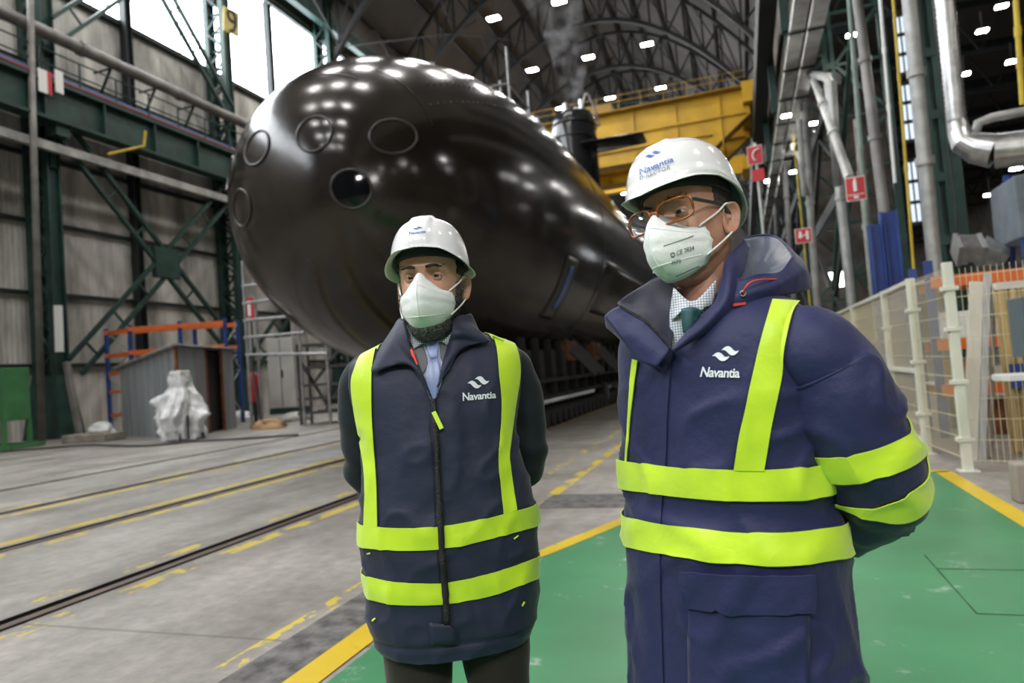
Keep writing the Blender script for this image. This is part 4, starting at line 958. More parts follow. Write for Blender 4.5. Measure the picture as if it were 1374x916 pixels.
def build_fence():
    t = thing('mesh_fence', 'cream wire-mesh fence with thick posts along the green walkway', 'fence', (1.9, 7.75, 0))
    o = np.array([1.9, 7.75, 0])
    def post(x, y, h, w, clips):
        m = MB(); m.box(x - w / 2, x + w / 2, y - w / 2, y + w / 2, 0, h); p = m.build('post', M['fence'], t, bevel=.006)
        for z in clips: m = MB(); m.box(x - w * .85, x + w * .85, y - w * .7, y + w * .7, z - .012, z + .03); m.build('clip', M['fence'], p, bevel=.004)
        m = MB(); m.box(x - w, x + w, y - w, y + w, 0, .012); m.build('foot_plate', M['fence'], p)
    post(0.05, 0, 2.05, .085, (.3, .86, 1.38, 1.78)); post(-.02, 1.25, 2.03, .085, (.45, 1.05, 1.65)); post(0, 3.0, 2.03, .07, (.5, 1.5)); post(0, 5.9, 2.03, .07, (.5, 1.5)); post(0, 8.9, 2.03, .07, (.5, 1.5))
    def panel(p, q, z0, z1, dv=.05, dh=.2, frame=False):
        p, q = np.array(p, float), np.array(q, float); L_ = np.linalg.norm(q - p); m = MB(); n = int(L_ / dv)
        for i in range(n + 1): c = p + (q - p) * i / n; m.bar((*c, z0), (*c, z1), .0045)
        for z in np.arange(z0 + .02, z1, dh): m.bar((*p, z), (*q, z), .007)
        m.build('mesh_panel', M['wire'], t)
        if frame:
            for z in (z0 + .03, (z0 + z1) / 2 - .1, z1): m = MB(); m.bar((*p, z), (*q, z), .05); m.build('frame_rail', M['fence'], t)
    panel((.05, .06), (-.02, 1.2), .1, 2.0); panel((-.02, 1.3), (0, 2.95), .1, 2.0, frame=True); panel((0, 3.05), (0, 5.85), .1, 2.0, frame=True); panel((0, 5.95), (0, 8.85), .1, 2.0, frame=True)
    panel((.1, .0), (1.3, -.35), .08, 1.98); panel((1.3, -.35), (2.6, -.7), .08, 1.98); post(1.3, -.35, 2.0, .07, (.5, 1.5))
    # orange pallet rack behind the fence
    r = thing('pallet_rack', 'orange-beamed pallet rack with stored goods behind the mesh fence', 'rack', (3.4, 10.4, 0)); o = np.array([3.4, 10.4, 0])
    for x in (-1.0, 1.4, 3.8):
        for y in (0, .9): m = MB(); m.box(x - .05, x + .05, y - .04, y + .04, 0, 2.35); m.build('upright', M['rack_blue'], r)
    for z in (.62, 1.22, 2.05):
        for y in (-.05, .9):
            m = MB(); m.box(-1.0, 3.8, y - .03, y + .03, z - .07, z + .08); m.build('beam', M['orange'], r)
        m = MB(); m.box(-1, 3.8, 0, .9, z + .06, z + .08); m.build('shelf', M['board'], r)
    pr = np.random.default_rng(11); mt = ['brown_box', 'board', 'silver_wrap', 'grey_board', 'brown_box', 'board', 'rust', 'cabinet']
    desc = ['brown carton at the left end of the lower rack shelf', 'pale board stack on the lower rack shelf', 'plastic-wrapped bundle on the middle rack shelf', 'grey slab stack on the middle rack shelf', 'brown carton at the right of the middle rack shelf', 'pale carton on the rack shelf beside the wood panel', 'rust-red bin on the floor under the rack', 'off-white carton on the lower rack shelf']
    for k, (x, z, w, h) in enumerate(((-.7, .7, .4, .3), (-.1, .7, .5, .2), (-.65, 1.3, .45, .35), (.0, 1.3, .5, .22), (.75, 1.3, .5, .4), (1.8, 1.3, .5, .35), (-.2, 0, .5, .45), (.8, .7, .45, .35))):
        m = MB(); m.box(-w / 2, w / 2, -.3, .3, 0, h); m.box(-w / 2 + .02, w / 2 - .02, -.302, .302, h - .02, h + .004); b = m.build('stored_carton', M[mt[k]], bevel=.01); b.location = (3.4 + x, 10.85, z)
        tag(b, desc[k], 'carton', 'goods on the rack behind the fence')
    # boards leaning behind the fence: (px,py top)-(px,py bottom) at depth plane y
    def lean(px0, py0, px1, py1, y, w, th, mm, nm, lb, cat):
        a = on_y(px0, py0, y + .45); b = on_y(px1, py1, y); b[2] = 0.005; m = MB()
        m.bar(a, b, w, th, up=(0, 1, 0)); tag(m.build(nm, M[mm], bevel=.004), lb, cat, 'boards leaning behind the fence')
    lean(1310, 378, 1304, 640, 8.35, .13, .03, 'board', 'leaning_board', 'pale wide board leaning behind the fence', 'board')
    lean(1325, 366, 1320, 640, 8.35, .06, .05, 'grey_board', 'leaning_board', 'narrow grey board leaning right of the pale board', 'board')
    lean(1334, 380, 1332, 640, 8.5, .035, .03, 'rust_grey', 'leaning_board', 'thin brown lath leaning right of the grey board', 'board')
    lean(1281, 415, 1301, 610, 8.5, .045, .04, 'grey_board', 'leaning_bracket', 'grey angle frame leaning against the fence post', 'frame')
    a, c = on_y(1340, 378, 8.6), on_y(1420, 640, 8.6)
    t2 = thing('wood_panel', 'yellowish slatted wood panel standing upright behind the fence', 'panel', (2.62, 8.62, 0))
    m = MB(); m.box(-.02, 1.3, .02, .06, .02, 1.80); m.build('board', M['wood'], t2)
    m = MB()
    for x in np.arange(0, 1.3, .10): m.box(x, x + .05, -.02, .02, .05, 1.78)
    m.build('slats', M['wood'], t2)
    m = MB(); m.box(-.02, 1.3, -.03, .07, 1.78, 1.86); m.build('top_rail', M['board'], t2)
    m = MB(); m.box(.02, 1.2, -.05, -.02, .72, .98); m.build('blue_sheet', M['rack_blue'], t2)
    # table and cabinet at right edge, concrete block
    q = on_y(1335, 507, 6.9); tb = thing('side_table', 'small light grey table in front of the fence at the right edge', 'table', (q[0] + .70, 7.0, 0))
    h = q[2]
    m = MB(); pts = [(-.62 + .05 * math.cos(a), .1 * math.sin(a)) for a in np.linspace(PI * .5, PI * 1.5, 8)]
    poly = [(x, y * 2) for x, y in pts] + [(.6, -.2), (.6, .2)]
    n = len(poly); m.add([(x, y, h - .03) for x, y in poly] + [(x, y, h + .02) for x, y in poly], [tuple(range(n))[::-1], tuple(range(n, 2 * n))] + [(i, (i + 1) % n, n + (i + 1) % n, n + i) for i in range(n)])
    m.build('table_top', M['table_top'], tb, bevel=.005)
    for x, y in ((-.38, -.0), (.5, -.15), (.5, .15)): m = MB(); m.tube([(x, y, 0), (x, y, h - .03)], .025, 8); m.build('leg', M['grey_paint'], tb)
    q2 = on_y(1359, 400, 7.0); e = thing('control_cabinet', 'dark grey cabinet with a glass front standing on the side table', 'cabinet', (q2[0] + .2, 7.0, h + .02))
    H = q2[2] - h - .02
    m = MB(); m.box(-.2, .35, -.14, .16, .14, H); m.box(-.14, .3, -.1, .12, 0, .14); m.build('body', M['grey_paint'], e, bevel=.01)
    m = MB(); m.box(-.15, .3, -.15, -.14, .22, H - .08); m.build('glass_door', M['glass_black'], e); m = MB(); m.tube([(-.13, -.165, H * .55), (-.07, -.165, H * .55)], .012, 8); m.build('handle', M['galv'], e)
    q = on_z(1367, 676); b = MB(); b.box(0, .5, 0, .16, 0, .30); k = b.build('concrete_block', M['concrete_kerb'], bevel=.015); k.location = (q[0] + .0, q[1], 0); tag(k, 'greenish concrete block on the floor at the right edge', 'block')
build_fence()
# ================================================================== the two men
def fabric(name, col, rough=.62, sheen=.25, bump=.35, var=.12):
    m, nt, b = new_mat(name); N, L = nt.nodes, nt.links
    tc = N.new('ShaderNodeTexCoord')
    n = N.new('ShaderNodeTexNoise'); n.inputs['Scale'].default_value = 9; n.inputs['Detail'].default_value = 6; L.new(tc.outputs['Object'], n.inputs['Vector'])
    r = N.new('ShaderNodeValToRGB'); e = r.color_ramp.elements; e[0].position, e[1].position = .3, .7
    e[0].color = (*(c * (1 - var) for c in col), 1); e[1].color = (*(c * (1 + var) for c in col), 1)
    L.new(n.outputs['Fac'], r.inputs['Fac']); L.new(r.outputs['Color'], b.inputs['Base Color'])
    b.inputs['Roughness'].default_value = rough; b.inputs['Sheen Weight'].default_value = sheen; b.inputs['Sheen Roughness'].default_value = .4
    b.inputs['Specular IOR Level'].default_value = .35
    n1 = N.new('ShaderNodeTexNoise'); n1.inputs['Scale'].default_value = 26; n1.inputs['Detail'].default_value = 5; L.new(tc.outputs['Object'], n1.inputs['Vector'])
    w = N.new('ShaderNodeTexNoise'); w.inputs['Scale'].default_value = 420; L.new(tc.outputs['Object'], w.inputs['Vector'])
    mx = N.new('ShaderNodeMath'); mx.operation = 'MULTIPLY_ADD'; mx.inputs[1].default_value = .12; L.new(w.outputs['Fac'], mx.inputs[0]); L.new(n1.outputs['Fac'], mx.inputs[2])
    bp = N.new('ShaderNodeBump'); bp.inputs['Strength'].default_value = bump; bp.inputs['Distance'].default_value = .006
    L.new(mx.outputs[0], bp.inputs['Height']); L.new(bp.outputs['Normal'], b.inputs['Normal'])
    return m
def check_mat(name, c1, c2, scale):
    m, nt, b = new_mat(name); N, L = nt.nodes, nt.links
    tc = N.new('ShaderNodeTexCoord'); s = N.new('ShaderNodeSeparateXYZ'); L.new(tc.outputs['Object'], s.inputs[0])
    def tri(o):
        a = N.new('ShaderNodeMath'); a.operation = 'MULTIPLY'; a.inputs[1].default_value = scale; L.new(o, a.inputs[0])
        f = N.new('ShaderNodeMath'); f.operation = 'FRACT'; L.new(a.outputs[0], f.inputs[0])
        g = N.new('ShaderNodeMath'); g.operation = 'LESS_THAN'; g.inputs[1].default_value = .28; L.new(f.outputs[0], g.inputs[0]); return g.outputs[0]
    mx = N.new('ShaderNodeMath'); mx.operation = 'MAXIMUM'; L.new(tri(s.outputs['X']), mx.inputs[0]); L.new(tri(s.outputs['Z']), mx.inputs[1])
    mi = N.new('ShaderNodeMix'); mi.data_type = 'RGBA'; L.new(mx.outputs[0], mi.inputs[0]); mi.inputs[6].default_value = (*c1, 1); mi.inputs[7].default_value = (*c2, 1)
    L.new(mi.outputs[2], b.inputs['Base Color']); b.inputs['Roughness'].default_value = .7
    return m
M['vest'] = fabric('vest_navy', (.018, .023, .052), .58, .12, .5)
M['coat'] = fabric('coat_navy', (.017, .021, .080), .56, .14, .6)
M['lining'] = fabric('hood_lining', (.10, .12, .17), .4, .3)
M['collar_in'] = fabric('collar_inside', (.014, .016, .034), .6)
M['sleeve'] = fabric('dark_sleeve', (.007, .013, .017), .8, .15)
M['trouser'] = fabric('brown_trousers', (.022, .018, .015), .85, .2)
M['trouser2'] = fabric('dark_trousers', (.015, .016, .022), .85, .2)
M['hivis'] = mat('hi_vis_tape', (.56, .80, .025), .42, sheen=.3, var=.06, scale=12, bump=.10, bscale=60)
M['zip'] = mat('zip_black', (.008, .008, .010), .45, bump=.5, bscale=300)
M['lime'] = mat('lime_pull', (.60, .85, .06), .4)
M['print'] = mat('white_print', (.74, .80, .84), .45)
M['print_blue'] = mat('blue_print', (.02, .10, .42), .4)
M['print_grey'] = mat('grey_print', (.16, .20, .26), .5)
M['print_mask'] = mat('mask_print', (.10, .14, .13), .6)
M['helmet'] = mat('helmet_shell', (.80, .81, .83), .16, coat=.4)
M['helmet_in'] = mat('helmet_inside', (.62, .66, .62), .45)
M['band_black'] = mat('helmet_band', (.008, .008, .009), .75)
M['mask'] = mat('mask_fabric', (.82, .86, .86), .72, sheen=.15, bump=.15, bscale=90)
M['strap'] = mat('elastic', (.78, .80, .80), .6)
M['shirt'] = check_mat('shirt_check', (.72, .75, .78), (.20, .25, .33), 190)
M['shirt_blue'] = mat('shirt_blue', (.52, .58, .75), .65)
M['tie_blue'] = mat('tie_satin', (.22, .28, .52), .32, sheen=.3, var=.15, scale=30)
M['tie_teal'] = mat('tie_teal', (.02, .085, .10), .5, var=.5, scale=70)
M['knit'] = check_mat('knit_grey', (.10, .11, .12), (.16, .17, .18), 330)
M['hair'] = mat('hair_dark', (.012, .010, .009), .6, bump=.6, bscale=160)
M['hair2'] = mat('hair_grey', (.045, .035, .028), .6, bump=.6, bscale=160)
M['beard'] = mat('beard_grey', (.125, .118, .112), .75, var=.65, scale=170, bump=.9, bscale=150, col2=(.012, .011, .010))
M['eye_white'] = mat('eye_white', (.40, .36, .34), .2)
M['iris'] = mat('iris_brown', (.035, .02, .012), .1)
M['pupil'] = mat('pupil', (.003, .003, .003), .05)
M['frame'] = mat('spectacle_frame', (.34, .085, .012), .15, var=.7, scale=60, spec=.7)
M['temple'] = mat('spectacle_temple', (.03, .045, .05), .25)
M['red_cord'] = mat('red_cord', (.65, .06, .03), .5)
M['shoe'] = mat('shoe_leather', (.012, .011, .011), .35)
def skin_mat(name, col):
    m, nt, b = new_mat(name); N, L = nt.nodes, nt.links
    tc = N.new('ShaderNodeTexCoord'); n = N.new('ShaderNodeTexNoise'); n.inputs['Scale'].default_value = 22; n.inputs['Detail'].default_value = 6; L.new(tc.outputs['Object'], n.inputs['Vector'])
    r = N.new('ShaderNodeValToRGB'); e = r.color_ramp.elements; e[0].position, e[1].position = .3, .72
    e[0].color = (col[0] * .82, col[1] * .72, col[2] * .68, 1); e[1].color = (*(c * 1.08 for c in col), 1)
    L.new(n.outputs['Fac'], r.inputs['Fac']); L.new(r.outputs['Color'], b.inputs['Base Color'])
    b.inputs['Roughness'].default_value = .46; b.inputs['Subsurface Weight'].default_value = .12; b.inputs['Subsurface Radius'].default_value = (.012, .005, .003); b.inputs['Subsurface Scale'].default_value = .6
    n2 = N.new('ShaderNodeTexNoise'); n2.inputs['Scale'].default_value = 180; n2.inputs['Detail'].default_value = 3; L.new(tc.outputs['Object'], n2.inputs['Vector'])
    bp = N.new('ShaderNodeBump'); bp.inputs['Strength'].default_value = .25; bp.inputs['Distance'].default_value = .003
    L.new(n2.outputs['Fac'], bp.inputs['Height']); L.new(bp.outputs['Normal'], b.inputs['Normal'])
    return m
M['skin_a'] = skin_mat('skin_olive', (.52, .31, .22)); M['skin_b'] = skin_mat('skin_tanned', (.50, .28, .195))
def lens_mat():
    m = bpy.data.materials.new('lens_glass'); m.use_nodes = True; nt = m.node_tree; nt.nodes.clear(); N, L = nt.nodes, nt.links
    o = N.new('ShaderNodeOutputMaterial'); t = N.new('ShaderNodeBsdfTransparent'); g = N.new('ShaderNodeBsdfGlossy'); g.inputs['Roughness'].default_value = .03
    f = N.new('ShaderNodeFresnel'); f.inputs['IOR'].default_value = 1.5; x = N.new('ShaderNodeMixShader'); L.new(f.outputs[0], x.inputs[0]); L.new(t.outputs[0], x.inputs[1]); L.new(g.outputs[0], x.inputs[2]); L.new(x.outputs[0], o.inputs[0])
    return m
M['lens'] = lens_mat()

class Frame:
    """local frame of a person: x image-right, y away from the camera, z up"""
    def __init__(s, base, rz):
        s.base = np.array([base[0], base[1], 0.0]); c, n = math.cos(rz), math.sin(rz)
        s.R = np.array([[c, -n, 0], [n, c, 0], [0, 0, 1.0]]); s.rz = rz; s.cam = s.R.T @ (CAMP - s.base)
    def loc(s, p): return s.R.T @ (np.asarray(p, float) - s.base)
    def px(s, x, y, d): return s.loc(at(x, y, d))
    def dir(s, x, y): d = s.R.T @ ray(x, y); return d / np.linalg.norm(d)
    def plane(s, x, y, yl): d = s.dir(x, y); return s.cam + d * ((yl - s.cam[1]) / d[1])
class Surf:
    """closed loft: rows along v, columns round u"""
    def __init__(s, G):
        s.G = np.asarray(G, float); s.nv, s.nu = s.G.shape[:2]; s.update()
    def update(s):
        s.faces = [(i * s.nu + k, i * s.nu + (k + 1) % s.nu, (i + 1) * s.nu + (k + 1) % s.nu, (i + 1) * s.nu + k) for i in range(s.nv - 1) for k in range(s.nu)]
        s.bvh = BVHTree.FromPolygons([tuple(p) for p in s.G.reshape(-1, 3)], s.faces)
        du = np.roll(s.G, -1, 1) - np.roll(s.G, 1, 1); dv = np.gradient(s.G, axis=0)
        n = np.cross(du, dv); n /= np.linalg.norm(n, axis=2, keepdims=True) + 1e-12
        c = s.G.mean(1, keepdims=True)
        if ((s.G - c) * n).sum() < 0: n = -n
        s.N = n
    def displace(s, fn):
        d = np.array([[fn(*s.G[i, k], i / (s.nv - 1), k / s.nu) for k in range(s.nu)] for i in range(s.nv)])
        s.G = s.G + s.N * d[..., None]; s.update()
    def ev(s, v, u, off=0.0):
        v = min(max(v, 0), s.nv - 1.001); i = int(v); f = v - i; u = u % s.nu; k = int(u) % s.nu; g = u - int(u); k2 = (k + 1) % s.nu
        w = ((1 - f) * (1 - g), (1 - f) * g, f * (1 - g), f * g); ix = ((i, k), (i, k2), (i + 1, k), (i + 1, k2))
        p = sum(a * s.G[j] for a, j in zip(w, ix)); n = sum(a * s.N[j] for a, j in zip(w, ix))
        return p + n * off
    def cast(s, o, d):
        h = s.bvh.ray_cast(Vector(o), Vector(d))
        if h[0] is None: return None
        return np.array(h[0]), h[2]
    def param(s, loc, idx):
        i, k = idx // s.nu, idx % s.nu; k2 = (k + 1) % s.nu
        a, b, c = s.G[i, k], s.G[i, k2], s.G[i + 1, k]; e1, e2 = b - a, c - a; q = loc - a
        return i + min(max((q @ e2) / (e2 @ e2 + 1e-12), 0), 1), k + min(max((q @ e1) / (e1 @ e1 + 1e-12), 0), 1)
    def at_px(s, F, x, y, off=0.0, fb=None):
        h = s.cast(F.cam, F.dir(x, y))
        if h is None: return None if fb is None else F.plane(x, y, fb)
        v, u = s.param(*h); i, k = int(round(v)) % s.nv, int(round(u)) % s.nu
        return h[0] + s.N[min(i, s.nv - 1), k] * off
    def band(s, F, top, bot, off=.004, rows=5, n=40):
        """ring band whose visible edges follow two pixel polylines"""
        out = []
        for pl in (bot, top):
            us, vs = [], []
            for x, y in spline(np.array([(a, b, 0) for a, b in pl]), n)[:, :2]:
                h = s.cast(F.cam, F.dir(x, y))
                if h is None: continue
                v, u = s.param(*h); us.append(u); vs.append(v)
            us, vs = np.array(us), np.array(vs); o = np.argsort(us); us, vs = us[o], vs[o]
            out.append(np.interp(np.arange(s.nu), us, vs, period=s.nu))
        for _ in range(3): out = [(np.roll(o, 1) + o * 2 + np.roll(o, -1)) / 4 for o in out]
        return [[s.ev(b + (t - b) * q, k, off) for k, (b, t) in enumerate(zip(*out))] for q in np.linspace(0, 1, rows)]
    def quad(s, F, rows, nr, nc, off=.005, fb=None, trim=False):
        """patch whose pixel rows are given; cast on the surface"""
        rows = [np.array([(a, b, 0) for a, b in r]) for r in rows]; P = patch(rows, nr, nc); G = []
        for r in P:
            G.append([s.at_px(F, x, y, off, fb) for x, y, _ in r])
        if trim:
            while G and any(p is None for p in G[0]): G.pop(0); P = P[1:]
        for i, r in enumerate(G):
            for k, p in enumerate(r):
                if p is None:
                    near = [G[a][b] for a in range(len(G)) for b in (k, max(k - 1, 0), min(k + 1, nc - 1)) if G[a][b] is not None]
                    r[k] = F.plane(P[i][k][0], P[i][k][1], near[0][1] if near else 0)
        return G
    def mb(s, cap=True):
        m = MB(); m.grid(s.G, closed_u=True)
        if cap: m.add(s.G[0], [tuple(range(s.nu))[::-1]]); m.add(s.G[-1], [tuple(range(s.nu))])
        return m
def loft_sections(tab, nv, nu, cx=0.0, cy=0.0, yaw=0.0, expo=2.35):
    """tab rows: z, left, right, front, back"""
    tab = np.array(tab, float); zs = np.linspace(tab[0, 0], tab[-1, 0], 400)
    cols = [np.interp(zs, tab[:, 0], tab[:, j]) for j in range(1, 5)]
    k = np.hanning(25); k /= k.sum(); cols = [np.convolve(np.pad(c, 12, 'edge'), k, 'valid') for c in cols]
    # equal arc spacing towards the shoulders
    arc = np.concatenate([[0], np.cumsum(np.hypot(np.diff(zs), np.hypot(np.diff(cols[1]), np.diff(cols[2]))))]); t = np.linspace(0, arc[-1], nv); zz = np.interp(t, arc, zs)
    c, n = math.cos(yaw), math.sin(yaw); G = []
    for z in zz:
        l, r, f, b = (np.interp(z, zs, q) for q in cols); row = []
        for a in np.linspace(0, 2 * PI, nu, endpoint=False):
            ca, sa = math.cos(a), math.sin(a); x = abs(ca) ** (2 / expo) * (r if ca > 0 else -l) * (1 if ca > 0 else -1); y = abs(sa) ** (2 / expo) * (b if sa > 0 else -f)
            row.append((cx + x * c - y * n, cy + x * n + y * c, z))
        G.append(row)
    return Surf(G)
def loft_tube(pts, rad, nv, nu, squash=1.0):
    P = spline(pts, nv); R_ = spline([(r, 0, 0) for r in rad], nv)[:, 0]; G = []; prev = None
    for i, p in enumerate(P):
        d = P[min(i + 1, nv - 1)] - P[max(i - 1, 0)]; d /= np.linalg.norm(d)
        a = np.cross(d, [0, 1, 0]) if prev is None else prev - d * (prev @ d); a /= np.linalg.norm(a); c = np.cross(d, a); prev = a
        G.append([p + R_[i] * (math.cos(t) * a + squash * math.sin(t) * c) for t in np.linspace(0, 2 * PI, nu, endpoint=False)])
    return Surf(G)
def nz(x, y, z): return noise.noise(Vector((x, y, z)))
def sstep(a, b, x): t = min(max((x - a) / (b - a), 0), 1); return t * t * (3 - 2 * t)

# ------------------------------------------------------------------ head
class Head:
    TAB = [(-.140, .018, .035, .10), (-.134, .032, .016, .112), (-.122, .042, .006, .118), (-.105, .051, .001, .125), (-.085, .060, -.002, .145), (-.06, .0675, -.003, .168),
           (-.03, .0715, -.001, .184), (0, .074, .002, .193), (.022, .0755, -.004, .197), (.045, .0755, -.002, .198), (.07, .071, .008, .192), (.09, .060, .026, .178), (.105, .042, .050, .155), (.114, .018, .08, .125)]
    def __init__(s, F, origin, yaw, scale=1.0, pitch=0.0, roll=0.0):
        s.F = F; s.o = np.array(origin); s.k = scale
        s.M = np.array(Matrix.Rotation(yaw, 3, 'Z') @ Matrix.Rotation(pitch, 3, 'X') @ Matrix.Rotation(roll, 3, 'Y'))
    def w(s, p): return s.o + s.k * (s.M @ np.asarray(p, float))
    def wl(s, L): return [s.w(p) for p in L]
    def wg(s, G): return [[s.w(p) for p in r] for r in G]
    def base(s, nz_=70, na=96, zmin=None):
        T = np.array(s.TAB); G = []
        for z in np.linspace(T[0, 0], T[-1, 0], nz_):
            hw, f, b = (np.interp(z, T[:, 0], T[:, j]) for j in (1, 2, 3)); yc = .105; row = []
            for a in np.linspace(0, 2 * PI, na, endpoint=False):
                ca, sa = math.cos(a), math.sin(a); e = 2.25 if sa < 0 else 2.1
                x = math.copysign(abs(ca) ** (2 / e), ca) * hw; y = yc + (math.copysign(abs(sa) ** (2 / e), sa)) * (max(b - yc, .005) if sa > 0 else max(yc - f, .005))
                row.append(s.feature(x, y, z))
            G.append(row)
        return G
    @staticmethod
    def feature(x, y, z):
        def g(cx, cz, sx, sz): return math.exp(-((abs(x) - cx) / sx) ** 2 - ((z - cz) / sz) ** 2)
        if y < .09:
            k = sstep(.09, .03, y)
            y += k * (.0095 * g(.031, -.003, .018, .012) - .0055 * g(.028, .021, .022, .008) - .010 * g(0, -.012, .010, .02) - .026 * g(0, -.038, .012, .016) - .006 * g(.045, -.035, .018, .016) - .007 * g(0, -.078, .022, .012) + .004 * g(0, -.095, .02, .006) - .006 * g(0, -.118, .02, .012))
        return (x, y, z)
def ear_grid(side):
    """ear seen from the side, head-local; rows from rim to bowl"""
    out = []; n = 28
    for r, h in ((1.0, .006), (1.0, .014), (.93, .019), (.82, .016), (.70, .008), (.5, .004), (.25, .006), (.02, .008)):
        row = []
        for t in np.linspace(0, 2 * PI, n, endpoint=False):
            ry = .0175 * (1 + .18 * math.sin(t)) * (1 if math.cos(t) > 0 else .82); rz = .0325
            y = .105 + r * ry * math.cos(t) + .006 * math.sin(t) * 1.0; z = -.022 + r * rz * math.sin(t)
            front = sstep(.2, -.9, math.cos(t))
            x = .069 + h * (1 - .55 * front) + .35 * max(y - .10, 0)
            row.append((side * x, y, z))
        out.append(row)
    return out
def eye_parts(H, parent, gaze, skin, mb, open_=.0042):
    for sd in (-1, 1):
        c = np.array([sd * .0315, .0195, -.003]); r = .0118
        G = []; gx, gz = gaze
        d = np.array([gx, -1, gz]); d /= np.linalg.norm(d); up = np.array([0, 0, 1.]); a = np.cross(d, up); a /= np.linalg.norm(a); b = np.cross(a, d)
        m = MB(); G = [[H.w(c + r * (math.cos(t) * d + math.sin(t) * (math.cos(q) * a + math.sin(q) * b))) for q in np.linspace(0, 2 * PI, 20, endpoint=False)] for t in np.linspace(.001, PI, 14)]
        m.grid(G, closed_u=True); e = m.build('eye', M['eye_white'], parent, smooth=True)
        m = MB(); G = [[H.w(c + (r + .0004) * (math.cos(t) * d + math.sin(t) * (math.cos(q) * a + math.sin(q) * b))) for q in np.linspace(0, 2 * PI, 20, endpoint=False)] for t in np.linspace(.001, .52, 5)]
        m.grid(G, closed_u=True); m.build('iris', M['iris'], e, smooth=True)
        m = MB(); G = [[H.w(c + (r + .0007) * (math.cos(t) * d + math.sin(t) * (math.cos(q) * a + math.sin(q) * b))) for q in np.linspace(0, 2 * PI, 16, endpoint=False)] for t in np.linspace(.001, .24, 4)]
        m.grid(G, closed_u=True); m.build('pupil', M['pupil'], e, smooth=True)
        # lids belong to the body mesh
        for s2 in (1, -1):
            R2 = r + .0016; G = []
            lim = math.asin(min(.95, (open_ if s2 > 0 else open_ * .9) / R2))
            for t in np.linspace(lim, PI / 2, 8):
                row = []
                for q in np.linspace(-1.35, 1.35, 16):
                    tt = lim * math.cos(q * 1.05) + (t - lim) if s2 > 0 else lim * .85 * math.cos(q * 1.05) + (t - lim)
                    tt = max(min(tt, PI / 2), -.2)
                    row.append(H.w(c + R2 * np.array([math.sin(q) * math.cos(tt), -math.cos(q) * math.cos(tt), s2 * math.sin(tt)]) * np.array([1.12, 1, 1])))
                G.append(row)
            mb.grid(G, flip=(s2 < 0))
def add_mesh_to(mb, o):
    dg = bpy.context.evaluated_depsgraph_get(); ev = o.evaluated_get(dg); me = ev.to_mesh()
    mb.add([v.co[:] for v in me.vertices], [tuple(p.vertices) for p in me.polygons]); ev.to_mesh_clear(); me = o.data; bpy.data.objects.remove(o); bpy.data.meshes.remove(me)
def skin_body(mb, nodes, edges, root):
    names = list(nodes); me = bpy.data.meshes.new('skin'); me.from_pydata([nodes[n][0] for n in names], [(names.index(a), names.index(b)) for a, b in edges], [])
    o = bpy.data.objects.new('skin', me); COL.objects.link(o); md = o.modifiers.new('s', 'SKIN'); md.use_smooth_shade = True
    for i, n in enumerate(names):
        r = nodes[n][1]; me.skin_vertices[0].data[i].radius = r if isinstance(r, tuple) else (r, r); me.skin_vertices[0].data[i].use_root = (n == root)
    sb = o.modifiers.new('u', 'SUBSURF'); sb.levels = sb.render_levels = 1
    add_mesh_to(mb, o)
def body_nodes(neck, chest, sh, el, wr, hip_z=.84, legs=None, palm_dir=None):
    """sh, el, wr: {side: point}"""
    N_ = {'pelvis': ((chest[0], chest[1], hip_z + .06), .11), 'waist': ((chest[0], chest[1], hip_z + .24), (.12, .09)), 'chest': (tuple(chest), (.13, .09)), 'neck': (tuple(neck), .052)}
    E = [('pelvis', 'waist'), ('waist', 'chest'), ('chest', 'neck')]
    for s in (-1, 1):
        k = str(s)
        N_['sh' + k] = (tuple(sh[s]), .050); N_['el' + k] = (tuple(el[s]), .040); N_['wr' + k] = (tuple(wr[s]), .027)
        E += [('chest', 'sh' + k), ('sh' + k, 'el' + k), ('el' + k, 'wr' + k)]
        w = np.array(wr[s]); d = w - np.array(el[s]); d /= np.linalg.norm(d); nrm = np.array([0, 1.0, 0]); nrm -= d * (nrm @ d); nrm /= np.linalg.norm(nrm); c = np.cross(d, nrm)
        pm = w + d * .055; N_['pm' + k] = (tuple(pm), (.030, .020)); E.append(('wr' + k, 'pm' + k))
        for j, (off, ln) in enumerate(((-.027, .066), (-.009, .078), (.009, .074), (.026, .058))):
            p0 = pm + d * .035 + c * off; p1 = p0 + d * ln * .48 + nrm * .006; p2 = p0 + d * ln * .85 + nrm * .022
            ids = ['f%d%d%s' % (j, q, k) for q in range(3)]
            for q, (p, r) in enumerate(((p0, .0095), (p1, .0088), (p2, .0075))): N_[ids[q]] = (tuple(p), r)
            E += [('pm' + k, ids[0]), (ids[0], ids[1]), (ids[1], ids[2])]
        t0 = w + d * .03 + c * -.034; t1 = t0 + d * .03 - c * .018 + nrm * .012; t2 = t1 + d * .026 + nrm * .012
        for q, (p, r) in enumerate(((t0, .012), (t1, .0105), (t2, .008))): N_['t%d%s' % (q, k)] = (tuple(p), r)
        E += [('wr' + k, 't0' + k), ('t0' + k, 't1' + k), ('t1' + k, 't2' + k)]
        hip, kn, an, toe = legs[s]
        N_['hip' + k] = (tuple(hip), .07); N_['kn' + k] = (tuple(kn), .05); N_['an' + k] = (tuple(an), .036); N_['toe' + k] = (tuple(toe), .028)
        E += [('pelvis', 'hip' + k), ('hip' + k, 'kn' + k), ('kn' + k, 'an' + k), ('an' + k, 'toe' + k)]
    return N_, E
